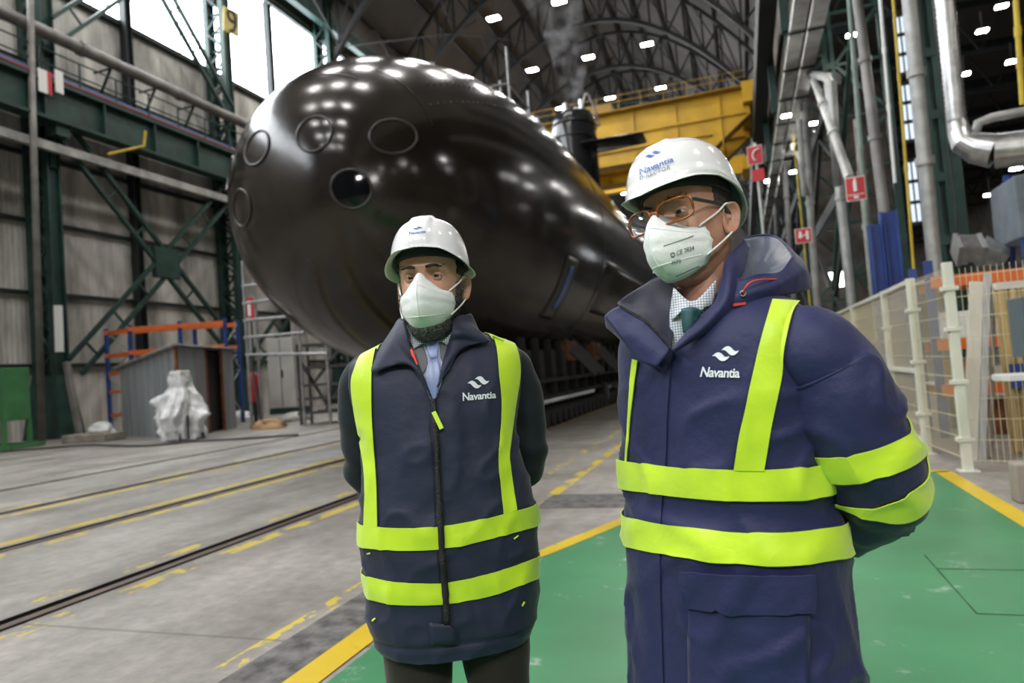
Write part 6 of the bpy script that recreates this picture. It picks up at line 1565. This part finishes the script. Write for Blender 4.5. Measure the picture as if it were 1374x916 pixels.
def man_b():
    F = Frame((-.039, 1.497), .026)
    yaw = math.radians(-40); cx = -.03; mb = MB()
    H = Head(F, F.px(889, 289, 1.385), math.radians(-29), 1.05, pitch=math.radians(0), roll=math.radians(-7))
    cy, sy = math.cos(yaw), math.sin(yaw)
    def T(x, y, z): return np.array([cx + x * cy - y * sy, x * sy + y * cy, z])
    tab = [(.50, -.265, .265, .185, .18), (.64, -.262, .262, .18, .175), (.86, -.252, .25, .175, .165), (1.0, -.246, .245, .17, .16), (1.1, -.243, .24, .165, .155), (1.2, -.24, .24, .165, .155), (1.28, -.238, .238, .158, .15), (1.335, -.236, .240, .143, .14), (1.375, -.222, .230, .120, .125), (1.395, -.182, .20, .10, .110), (1.41, -.15, .17, .05, .10), (1.42, -.12, .145, .03, .09), (1.432, -.08, .08, .02, .08)]
    tab = [(r[0],) + tuple(q * .955 for q in r[1:]) for r in tab]
    V = loft_sections(tab, 130, 160, cx, 0, yaw)
    def folds(x, y, z, v, u):
        rg = lambda q: max(0, 1 - abs(q) * 1.6) ** 5
        d = .009 * rg(nz(x * 5 + z * 6, y * 5, z * 8 - x * 6)) * sstep(1.36, 1.15, z) + .006 * rg(nz(x * 12, y * 12, z * 3 + 9)) * sstep(1.0, .8, z) + .009 * nz(x * 5, y * 5, z * 4) + .005 * nz(x * 8 + z * 5, y * 8, z * 15 + x * 6) * math.exp(-((z - .98) / .16) ** 2)
        d += .006 * nz(x * 10 + 3, y * 10, z * 5) * sstep(.95, .7, z) + .004 * nz(x * 16, y * 16, z * 7 + 8)
        d -= .008 * math.exp(-((z - 1.005) / .03) ** 2)
        return d
    V.displace(folds)
    legs = {s: (T(s * .095, .0, .82), T(s * .11, -.01, .46), T(s * .12, .02, .09), T(s * .14, -.15, .03)) for s in (-1, 1)}
    handz = .90
    N_, E = body_nodes(H.w((0, .112, -.13)), T(0, .01, 1.22), {s: T(s * .17, .01, 1.34) for s in (-1, 1)}, {1: (.240, -.042, 1.05), -1: T(-.27, .12, 1.06)}, {1: T(.07, .235, .90), -1: T(-.06, .235, .91)}, .80, legs)
    skin_body(mb, N_, E, 'pelvis')
    G0 = H.base(); G = H.wg(G0); mb.grid(G, closed_u=True); mb.add(G[-1], [tuple(range(len(G[-1])))]); mb.add(G[0], [tuple(range(len(G[0])))[::-1]])
    nk = loft_tube([H.w((0, .105, -.05)), H.w((0, .110, -.12)), T(0, -.005, 1.42), T(0, .02, 1.35)], [.054, .056, .057, .06], 12, 32); g = nk.mb(); mb.add(g.v, g.f)
    for s in (-1, 1): e = H.wg(ear_grid(s)); mb.grid(e, closed_u=True, flip=s < 0)
    root = thing('tmp', '', ''); eye_parts(H, root, (-.05, .0), None, mb, .0046)
    body = mb.build('person', M['skin_b'], None, smooth=True); body.location = tuple(F.base); body.rotation_euler = (0, 0, F.rz)
    for c in list(root.children): c.parent = body
    bpy.data.objects.remove(root)
    tag(body, 'man with orange-framed glasses, white helmet and long navy hi-vis coat, arms behind his back', 'person', 'masked men in white helmets')
    # hair
    Gs = np.array(G0); m = MB(); cen = np.array([0, .1, -.03]); P_ = []; fs = []; nr, nc = Gs.shape[:2]
    hf = lambda x, y, z: sstep(-.045, -.02, z) * sstep(.118, .132, y) if z < .008 else sstep(.062, .082, y)
    for r in Gs:
        for p in r: d = p - cen; d /= np.linalg.norm(d); P_.append(H.w(p + d * (.005 * hf(*p) + .002 * nz(*(p * 140)) - .0025)))
    for i in range(nr - 1):
        for k in range(nc):
            if hf(*Gs[i, k]) > .05: fs.append((i * nc + k, i * nc + (k + 1) % nc, (i + 1) * nc + (k + 1) % nc, (i + 1) * nc + k))
    m.add(P_, fs); m.build('hair', M['hair2'], body, smooth=True)
    for s in (-1, 1):
        m = MB(); m.tube([H.w(q) for q in spline([(s * .014, -.0105, .017), (s * .030, -.0095, .023), (s * .050, .006, .018)], 12)], list(np.array([.0018, .0022, .0024, .0024, .0024, .0024, .0022, .002, .0018, .0016, .0013, .001]) * H.k), 8)
        for p in spline([(s * .014, -.012, .017), (s * .030, -.011, .024), (s * .052, .006, .018)], 12):
            for j in range(1): q = p + rng.normal(size=3) * (.002, .001, .002); d = np.array([s * .004, -.002, .0012]) + rng.normal(size=3) * .0012; m.bar(H.w(q), H.w(q + d * 1.6), .001)
        m.build('eyebrow', M['hair'], body)
    # helmet
    P = dict(deg=[0, 25, 50, 75, 100, 130, 155, 180], ez=[.050, .053, .058, .056, .042, .014, -.006, -.010], lip=[.030, .025, .010, .006, .006, .007, .008, .010], drop=[.018, .014, .008, .006, .008, .010, .010, .010], ax=.101, ay=.128, yc=.094, top=.160, cp=.60, sp=1.02,
             bx=.081, by=.105, bz=lambda a: .036 + .010 * math.cos(a), bh=.034)
    def relief(x, y, z, t, a):
        d = abs(math.degrees(a)); k = sstep(.50, .60, t) * sstep(70, 55, abs(d - 95)) * (1 - t) * 2
        low = sstep(.13, .05, t) * .004
        r = math.hypot(x, y) + 1e-6
        return z - .004 * k, x * (1 + low / r), y * (1 + low / r)
    P['relief'] = relief
    hh, HS = helmet_on(H, body, P)
    logo(F, HS, [(863, 215), (889, 206), (886, 200), (868, 207)], .0020, M['print_blue'], hh)
    vs, fs = text_mesh('Navantia', .016); decal(F, HS, vs, fs, [(859.5, 235.5), (904, 217), (903, 210.5), (859, 227)], .0028, 'lettering', M['print_blue'], hh)
    vs, fs = text_mesh('DIRECTOR', .020, 1.12); decal(F, HS, vs, fs, [(860, 243), (900, 227), (899, 221.5), (860, 237)], .0034, 'lettering', M['print_grey'], hh)
    mk, MS, GW = mask_on(H, body, 1.02, 1.02)
    vs, fs = text_mesh('CE 2834', .01); decal(F, MS, vs, fs, [(907, 342.5), (930.5, 335), (930, 329.5), (906.5, 336.5)], .0032, 'print', M['print_mask'], mk)
    vs, fs = text_mesh('FFP2', .012); decal(F, MS, vs, fs, [(901, 355), (913, 351.5), (912.5, 347), (900.5, 350)], .0032, 'print', M['print_mask'], mk)
    for a, c in (((890, 330.5), (930, 316.5)), ((907, 370), (937, 356.5))):
        strip_on(F, MS, [a, c], 1.0, .0019, 'fold_line', M['print_mask'], mk, 16, .0002)
    m = MB(); q = [MS.at_px(F, 902 + 2.6 * math.cos(t), 341.5 + 2.6 * math.sin(t), .0022) for t in np.linspace(0, 2 * PI, 12, endpoint=False)]; m.tube(q, .0009, 5, closed=True); m.build('print', M['print_mask'], mk)
    # glasses
    g = MB()
    def rim(sd):
        L = []
        for t in np.linspace(0, 2 * PI, 40, endpoint=False):
            c_, s_ = math.cos(t), math.sin(t); e = 2 / 3.6
            x = sd * .0400 + math.copysign(abs(c_) ** e, c_) * .0320; z = -.007 + math.copysign(abs(s_) ** e, s_) * (.0215 if s_ > 0 else .0215) + sd * (x - sd * .0400) * .06
            L.append(H.w((x, -.031 + .9 * (abs(x) - .008) ** 2 * 6 + .0 * z, z)))
        return L
    for sd in (-1, 1): g.tube(rim(sd), .0025, 8, closed=True)
    g.tube(spline([H.w((-.0085, -.031, -.002)), H.w((0, -.034, .001)), H.w((.0085, -.031, -.002))], 8), .0024, 8)
    gl = g.build('glasses', M['frame'], body, smooth=True)
    for sd in (-1, 1):
        m = MB(); R_ = rim(sd); c = sum(R_) / len(R_); nrm = np.linalg.svd(np.array(R_) - c)[2][2]; m.add([p - nrm * ((p - c) @ nrm) for p in R_], [tuple(range(len(R_)))]); m.build('lens', M['lens'], gl)
        m = MB(); pts = [H.w((sd * .0715, -.006, .006)), H.w((sd * .074, .0, .006)), H.w((sd * .077, .04, .005)), H.w((sd * .079, .095, .004)), H.w((sd * .079, .115, -.012))]
        for a, c in zip(pts, pts[1:]): m.bar(a, c, .0028, .007)
        m.build('temple', M['temple'], gl, bevel=.0008)
    # coat
    coat = V.mb().build('coat', M['coat'], body, smooth=True)
    SL = {}
    SL[1] = loft_tube([T(.175, .03, 1.305), T(.21, .025, 1.295), (.168, -.108, 1.258), (.194, -.112, 1.178), (.228, -.090, 1.098), (.245, -.042, 1.035), (.23, .03, .985), (.195, .10, .945), (.14, .165, .915)], [.078, .088, .096, .097, .094, .092, .088, .080, .07], 90, 60)
    SL[-1] = loft_tube([T(-.155, .02, 1.32), T(-.19, .03, 1.29), T(-.225, .06, 1.20), T(-.25, .10, 1.10), T(-.235, .15, 1.03), T(-.16, .20, .96), T(-.08, .235, .92)], [.075, .082, .084, .082, .082, .074, .066], 70, 48)
    for s, S_ in SL.items():
        S_.displace(lambda x, y, z, v, u: .010 * max(0, 1 - abs(nz(x * 7 + z * 5, y * 7, z * 8 - x * 5)) * 1.6) ** 5 * sstep(.12, .3, v) + .010 * nz(x * 6 + s, y * 6, z * 9) + .006 * nz(x * 14 + z * 5, y * 12, z * 18) * (1 if v > .3 else .5) + .004 * math.sin(v * 60 + u * 6.28 * 2 + 3 * nz(x * 8, y * 8, z * 8)) * math.exp(-((v - .66) / .12) ** 2))
        SL[s] = S_; sl = S_.mb().build('sleeve', M['coat'], coat, smooth=True)
    def tape(S_, top, bot, nm): m = MB(); m.grid(S_.band(F, top, bot, .0058 if nm[0] == 'r' else .0035), closed_u=True); m.build(nm, M['hivis'], coat, smooth=True, solid=.0022, auto=40)
    tape(V, [(838, 618), (870, 622), (920, 628), (985, 630), (1040, 629), (1085, 626)], [(838, 656), (870, 660), (920, 666), (985, 671), (1040, 671), (1090, 668)], 'reflective_band')
    tape(V, [(840, 693), (870, 699), (920, 708), (985, 714), (1060, 714), (1136, 705)], [(842, 733), (870, 739), (920, 748), (985, 755), (1060, 757), (1137, 747)], 'reflective_band')
    tape(SL[1], [(1089, 612), (1120, 613), (1160, 606), (1200, 592), (1244, 568)], [(1108, 645), (1140, 648), (1180, 640), (1215, 628), (1247, 607)], 'sleeve_band')
    tape(SL[1], [(1122, 676), (1160, 681), (1200, 672), (1240, 645)], [(1150, 690), (1180, 698), (1212, 701), (1236, 690)], 'sleeve_band')
    Pq = patch([[(x, y, 0) for x, y in r] for r in ([(1045, 374), (1090, 378)], [(1041, 389), (1083, 391)], [(1034, 410), (1068, 412)], [(1022, 450), (1057, 452)], [(1008, 510), (1046, 512)], [(998, 560), (1036, 560)], [(984, 630), (1025, 631)])], 80, 10)
    G = [[multi_px(F, (V, SL[1]), q[0], q[1], .006) for q in r] for r in Pq]
    while any(p is None for p in G[0]): G.pop(0)
    G = np.array(G)
    for _ in range(14): G[1:-1] = (G[:-2] + 2 * G[1:-1] + G[2:]) / 4
    G[:, :, 1] -= .002
    m = MB(); m.grid(G); m.build('shoulder_band', M['hivis'], coat, smooth=True, solid=.0022, auto=40)
    G = []
    for z in np.linspace(1.37, .98, 18):
        row = []
        for x1 in np.linspace(.09, .15, 6):
            h = V.cast(T(x1, 1.0, z), -np.array([-sy, cy, 0])); row.append(h[0] + np.array([-sy, cy, 0]) * .006 if h else T(x1, .15, z))
        G.append(row)
    m = MB(); m.grid(G); m.build('shoulder_band', M['hivis'], coat, smooth=True, solid=.0022, auto=40)
    G = V.quad(F, [[(851, 482), (858, 484)], [(848, 510), (854, 512)], [(845, 560), (848, 562)], [(841, 620), (843, 620)]], 20, 6, .005, fb=.05)
    m = MB(); m.grid(G); m.build('shoulder_band', M['hivis'], coat, smooth=True, solid=.0022, auto=40)
    # front flap, pocket
    G = V.quad(F, [[(880, 486), (892, 477), (903, 470)], [(868, 560), (884, 556), (897, 552)], [(864, 612), (878, 612), (895, 612)], [(856, 650), (872, 652), (891, 652)], [(851, 700), (870, 702), (888, 703)], [(853, 760), (870, 762), (887, 762)], [(854, 840), (872, 840), (889, 840)], [(856, 930), (873, 930), (892, 930)]], 60, 8, .0022, fb=-.15)
    m = MB(); m.grid(G); m.build('front_flap', M['coat'], coat, smooth=True, solid=.003, auto=40)
    G = V.quad(F, [[(925, 812), (1000, 820), (1083, 820)], [(926, 870), (1000, 880), (1083, 872)], [(928, 940), (1000, 940), (1084, 940)]], 20, 24, .006, fb=-.15)
    G = [[p + np.array([0, -.003 - .004 * nz(p[0] * 20, 2, p[2] * 20), 0]) for p in r] for r in G]; m = MB(); m.grid(G); m.build('pocket', M['coat'], coat, smooth=True, solid=.004)
    G = V.quad(F, [[(920, 764), (1000, 769), (1087, 769)], [(921, 790), (1000, 796), (1087, 796)], [(922, 812), (1000, 821), (1086, 821)]], 14, 24, .014, fb=-.15); m = MB(); m.grid(G); m.build('pocket_flap', M['coat'], coat, smooth=True, solid=.005, auto=40)
    logo(F, V, [(955, 487), (993, 481), (991, 462), (958, 468)], .003, M['print'], coat)
    vs, fs = text_mesh('Navantia', .022, .92); decal(F, V, vs, fs, [(940, 505.5), (993, 507), (993.5, 494), (943.5, 492)], .003, 'lettering', M['print'], coat)
    # shirt, collar, tie
    P3 = lambda x, y, d: F.px(x, y, d + .075)
    m = MB(); m.grid(patch([[P3(904, 386, 1.262), P3(930, 404, 1.238), P3(962, 374, 1.262)], [P3(899, 420, 1.27), P3(925, 428, 1.235), P3(955, 408, 1.245)], [P3(899, 450, 1.27), P3(912, 455, 1.25), P3(925, 448, 1.24)], [P3(900, 470, 1.27), P3(905, 470, 1.26), P3(910, 466, 1.25)]], 14, 12)); sh = m.build('shirt', M['shirt'], body, smooth=True, solid=.002)
    for L in (([(909, 394, 1.262), (905, 412, 1.262), (902, 430, 1.262)], [(917, 403, 1.24), (913, 414, 1.238), (908, 424, 1.24)], [(926, 411, 1.225), (920, 415, 1.225), (915, 415, 1.228)]),
              ([(960, 382, 1.262), (958, 398, 1.245), (955, 410, 1.238)], [(944, 396, 1.235), (946, 406, 1.228), (944, 413, 1.226)], [(928, 411, 1.225), (934, 414, 1.223), (942, 418, 1.225)])):
        m = MB(); m.grid(patch([[P3(*q) for q in l] for l in L], 10, 10)); m.build('shirt_collar', M['shirt'], sh, smooth=True, solid=.003)
    m = MB(); m.grid(patch([[P3(914, 414, 1.224), P3(927, 412, 1.215), P3(942, 416, 1.222)], [P3(915, 432, 1.222), P3(926, 432, 1.212), P3(936, 431, 1.22)], [P3(917, 446, 1.222), P3(923, 447, 1.216), P3(928, 445, 1.22)]], 10, 10)); m.build('tie', M['tie_teal'], body, smooth=True, solid=.004)
    # left-hand open collar leaf (inside face, zip, turned placket)
    Z = [(832, 411, 1.345), (848, 420, 1.315), (866, 431, 1.285), (884, 448, 1.255), (901, 467, 1.235)]
    top = [(829, 407, 1.36), (841, 397, 1.375), (862, 384, 1.385), (885, 372, 1.38), (910, 390, 1.325)]
    mid = [(830, 409, 1.35), (848, 408, 1.36), (868, 405, 1.35), (889, 410, 1.325), (906, 425, 1.285)]
    A = patch([[P3(*q) for q in l] for l in (top, mid, Z)], 16, 30); A = A + np.array([[[0, .004 * nz(p[0] * 30, 1, p[2] * 30), 0] for p in r] for r in A])
    m = MB(); m.grid(A); m.build('collar_lining', M['collar_in'], coat, smooth=True, solid=.003)
    low = [(811.5, 423.5, 1.335), (825, 441, 1.31), (840, 462, 1.29), (856, 482, 1.27), (882, 492, 1.235)]
    md2 = [(822, 416, 1.335), (837, 430, 1.305), (853, 446, 1.275), (870, 464, 1.252), (892, 478, 1.228)]
    m = MB(); B = patch([[P3(*q) for q in l] for l in (Z, md2, low)], 12, 30); B = B + np.array([[[0, .004 * nz(p[0] * 26, 3, p[2] * 26), .002 * nz(p[0] * 40, 9, p[2] * 40)] for p in r] for r in B]); m.grid(B); m.build('collar_leaf', M['coat'], coat, smooth=True, solid=.004)
    Bk = patch([[P3(*q) for q in l] for l in (low, [(818, 440, 1.40), (835, 455, 1.38), (850, 470, 1.35), (866, 485, 1.30), (886, 494, 1.24)], [(850, 405, 1.45), (855, 430, 1.43), (862, 455, 1.40), (872, 480, 1.33), (888, 496, 1.245)])], 10, 24)
    m = MB(); m.grid(Bk); tp = [P3(829, 407, 1.36), P3(811.5, 423.5, 1.335)]; m.grid(patch([[P3(*q) for q in top], [P3(q[0], q[1] + 2, q[2] + .02) for q in top], [P3(845, 415, 1.45), P3(855, 405, 1.455), P3(870, 395, 1.45), P3(890, 390, 1.43), P3(915, 400, 1.36)]], 6, 20)); m.build('collar_back', M['coat'], coat, smooth=True, solid=.003)
    zz = spline([P3(x, y, d - .004) for x, y, d in Z], 46); m = MB()
    for i, p in enumerate(zz): m.box(p[0] - .0022, p[0] + .0022, p[1] - .003, p[1] + .003, p[2] - .0016 - (i % 2) * .001, p[2] + .0022)
    m.tube(zz, .0022, 6); m.build('zip', M['zip'], coat)
    # right-hand standing collar
    i1 = [(999.5, 323, 1.345), (981, 340, 1.285), (973, 352, 1.26), (970, 372, 1.245), (965, 388, 1.235), (961, 405, 1.225), (940, 426, 1.217), (921, 446, 1.214), (902, 468, 1.213)]
    i2 = [(1002, 326, 1.33), (987, 345, 1.265), (980, 358, 1.24), (978, 376, 1.222), (976, 392, 1.212), (973, 402, 1.205), (955, 428, 1.202), (930, 450, 1.204), (903, 470, 1.210)]
    i3 = [(1005, 330, 1.33), (999, 360, 1.262), (992, 374, 1.238), (988, 394, 1.222), (984, 412, 1.215), (974, 424, 1.21), (955, 440, 1.212), (932, 455, 1.215), (904, 472, 1.218)]
    m = MB(); C_ = patch([[P3(*q) for q in l] for l in (i1, i2, i3)], 14, 50); C_ = C_ + np.array([[[0, .002 * nz(p[0] * 30, 1, p[2] * 30), 0] for p in r] for r in C_]); m.grid(C_); m.build('standing_collar', M['coat'], coat, smooth=True, solid=.005)
    i0 = [(1003, 340, 1.37), (985, 360, 1.31), (978, 375, 1.29), (974, 390, 1.275), (969, 402, 1.262), (962, 415, 1.25), (942, 432, 1.236), (922, 450, 1.228), (903, 470, 1.222)]
    m = MB(); m.grid(patch([[P3(*q) for q in l] for l in (i1, i0)], 6, 40)); m.build('collar_lining', M['collar_in'], coat, smooth=True, solid=.003)
    # collapsed hood
    rim_ = [(990, 375, 1.232), (1018, 369, 1.225), (1046, 366, 1.24), (1060, 350, 1.275), (1063, 341, 1.32), (1052, 326, 1.40), (1043, 319, 1.45), (1029, 315.5, 1.475), (1010, 317, 1.45), (997, 321, 1.40), (1003, 330, 1.345), (998, 352, 1.28)]
    basel = [(983, 411, 1.222), (1012, 407, 1.215), (1038, 399, 1.225), (1070, 392, 1.26), (1088, 386, 1.32), (1085, 372, 1.45), (1062, 362, 1.55), (1030, 352, 1.60), (1000, 348, 1.58), (985, 345, 1.50), (985, 350, 1.36), (984, 380, 1.27)]
    bul = [((a[0] + b[0]) / 2 + dx, (a[1] + b[1]) / 2 + dy, (a[2] + b[2]) / 2 - .012) for a, b, dx, dy in zip(rim_, basel, (0, 3, 4, 6, 6, 6, 4, 2, 0, 0, 0, -1), (2, 2, 0, -2, -3, -3, -3, -2, 0, 0, 0, 0))]
    inn = [(a[0] * .72 + 1022 * .28, a[1] * .72 + 352 * .28 + 5, a[2] * .7 + 1.36 * .3) for a in rim_]
    inn2 = [(a[0] * .3 + 1020 * .7, a[1] * .3 + 358 * .7 + 6, a[2] * .3 + 1.37 * .7) for a in rim_]
    def loop(L, n=72): L = [P3(*q) for q in L]; K = len(L); s = spline(L[-2:] + L + L[:3], (K + 4) * 12 + 1); return s[24:24 + K * 12]
    R0, R1, R2, R3, R4 = (loop(q) for q in (basel, bul, rim_, inn, inn2))
    def between(A_, B_, n): return [A_ + (B_ - A_) * t for t in np.linspace(0, 1, n)]
    rows = between(R0, R1, 6)[:-1] + between(R1, R2, 6); rows = np.array(rows); rows = rows + np.array([[[.003 * nz(p[0] * 25, 1, p[2] * 25), .004 * nz(p[0] * 25, 5, p[2] * 25), .002 * nz(p[0] * 35, 9, p[2] * 35)] for p in r] for r in rows])
    m = MB(); m.grid(rows, closed_u=True); hd = m.build('hood', M['coat'], coat, smooth=True, solid=.004)
    rows = np.array(between(R2, R3, 6)[:-1] + between(R3, R4, 6)); rows = rows + np.array([[[.004 * nz(p[0] * 30, 2, p[2] * 30), .006 * nz(p[0] * 30, 4, p[2] * 30), .004 * nz(p[0] * 40, 9, p[2] * 40)] if 0 < i else [0, 0, 0] for p in r] for i, r in enumerate(rows)])
    m = MB(); m.grid(rows, closed_u=True); m.add(rows[-1], [tuple(range(rows.shape[1]))]); m.build('hood_lining', M['lining'], coat, smooth=True)
    m = MB(); m.tube(list(R2), .0026, 6, closed=True); m.build('hood_piping', M['coat'], coat, smooth=True)
    m = MB(); m.tube(spline([P3(997, 393, 1.205), P3(1000, 386, 1.20), P3(1008, 378, 1.20), P3(1022, 375, 1.205), P3(1042, 374.5, 1.225)], 24), .0017, 8); m.build('hood_cord', M['red_cord'], coat, smooth=True)
    m = MB(); c = P3(997, 393.5, 1.206); m.tube([c + np.array([.005 * math.cos(t), 0, .005 * math.sin(t)]) for t in np.linspace(0, 2 * PI, 16, endpoint=False)], .0016, 6, closed=True); m.build('eyelet', M['galv'], coat, smooth=True)
    m = MB(); a = P3(984, 409, 1.204); c = P3(1000, 407, 1.205); m.bar(a, c, .006, .005); m.build('cord_end', M['red_cord'], coat)
    legs_and_shoes(body, legs, M['trouser2'], .105)
    return body
man_b()
# ================================================================== light
w = bpy.data.worlds.new('world'); SC.world = w; w.use_nodes = True
w.node_tree.nodes['Background'].inputs[0].default_value = (.8, .88, 1, 1); w.node_tree.nodes['Background'].inputs[1].default_value = .35
vs = SC.view_settings
SC.display_settings.display_device = 'sRGB'
vs.view_transform = 'Standard'; vs.look = 'None'; vs.gamma = 1; vs.exposure = 1.35; vs.use_curve_mapping = False
cy = SC.cycles
cy.use_denoising = True; cy.max_bounces = 6; cy.diffuse_bounces = 4; cy.glossy_bounces = 3; cy.transmission_bounces = 4; cy.transparent_max_bounces = 8; cy.volume_bounces = 0
cy.sample_clamp_indirect = 6; cy.caustics_reflective = False; cy.caustics_refractive = False
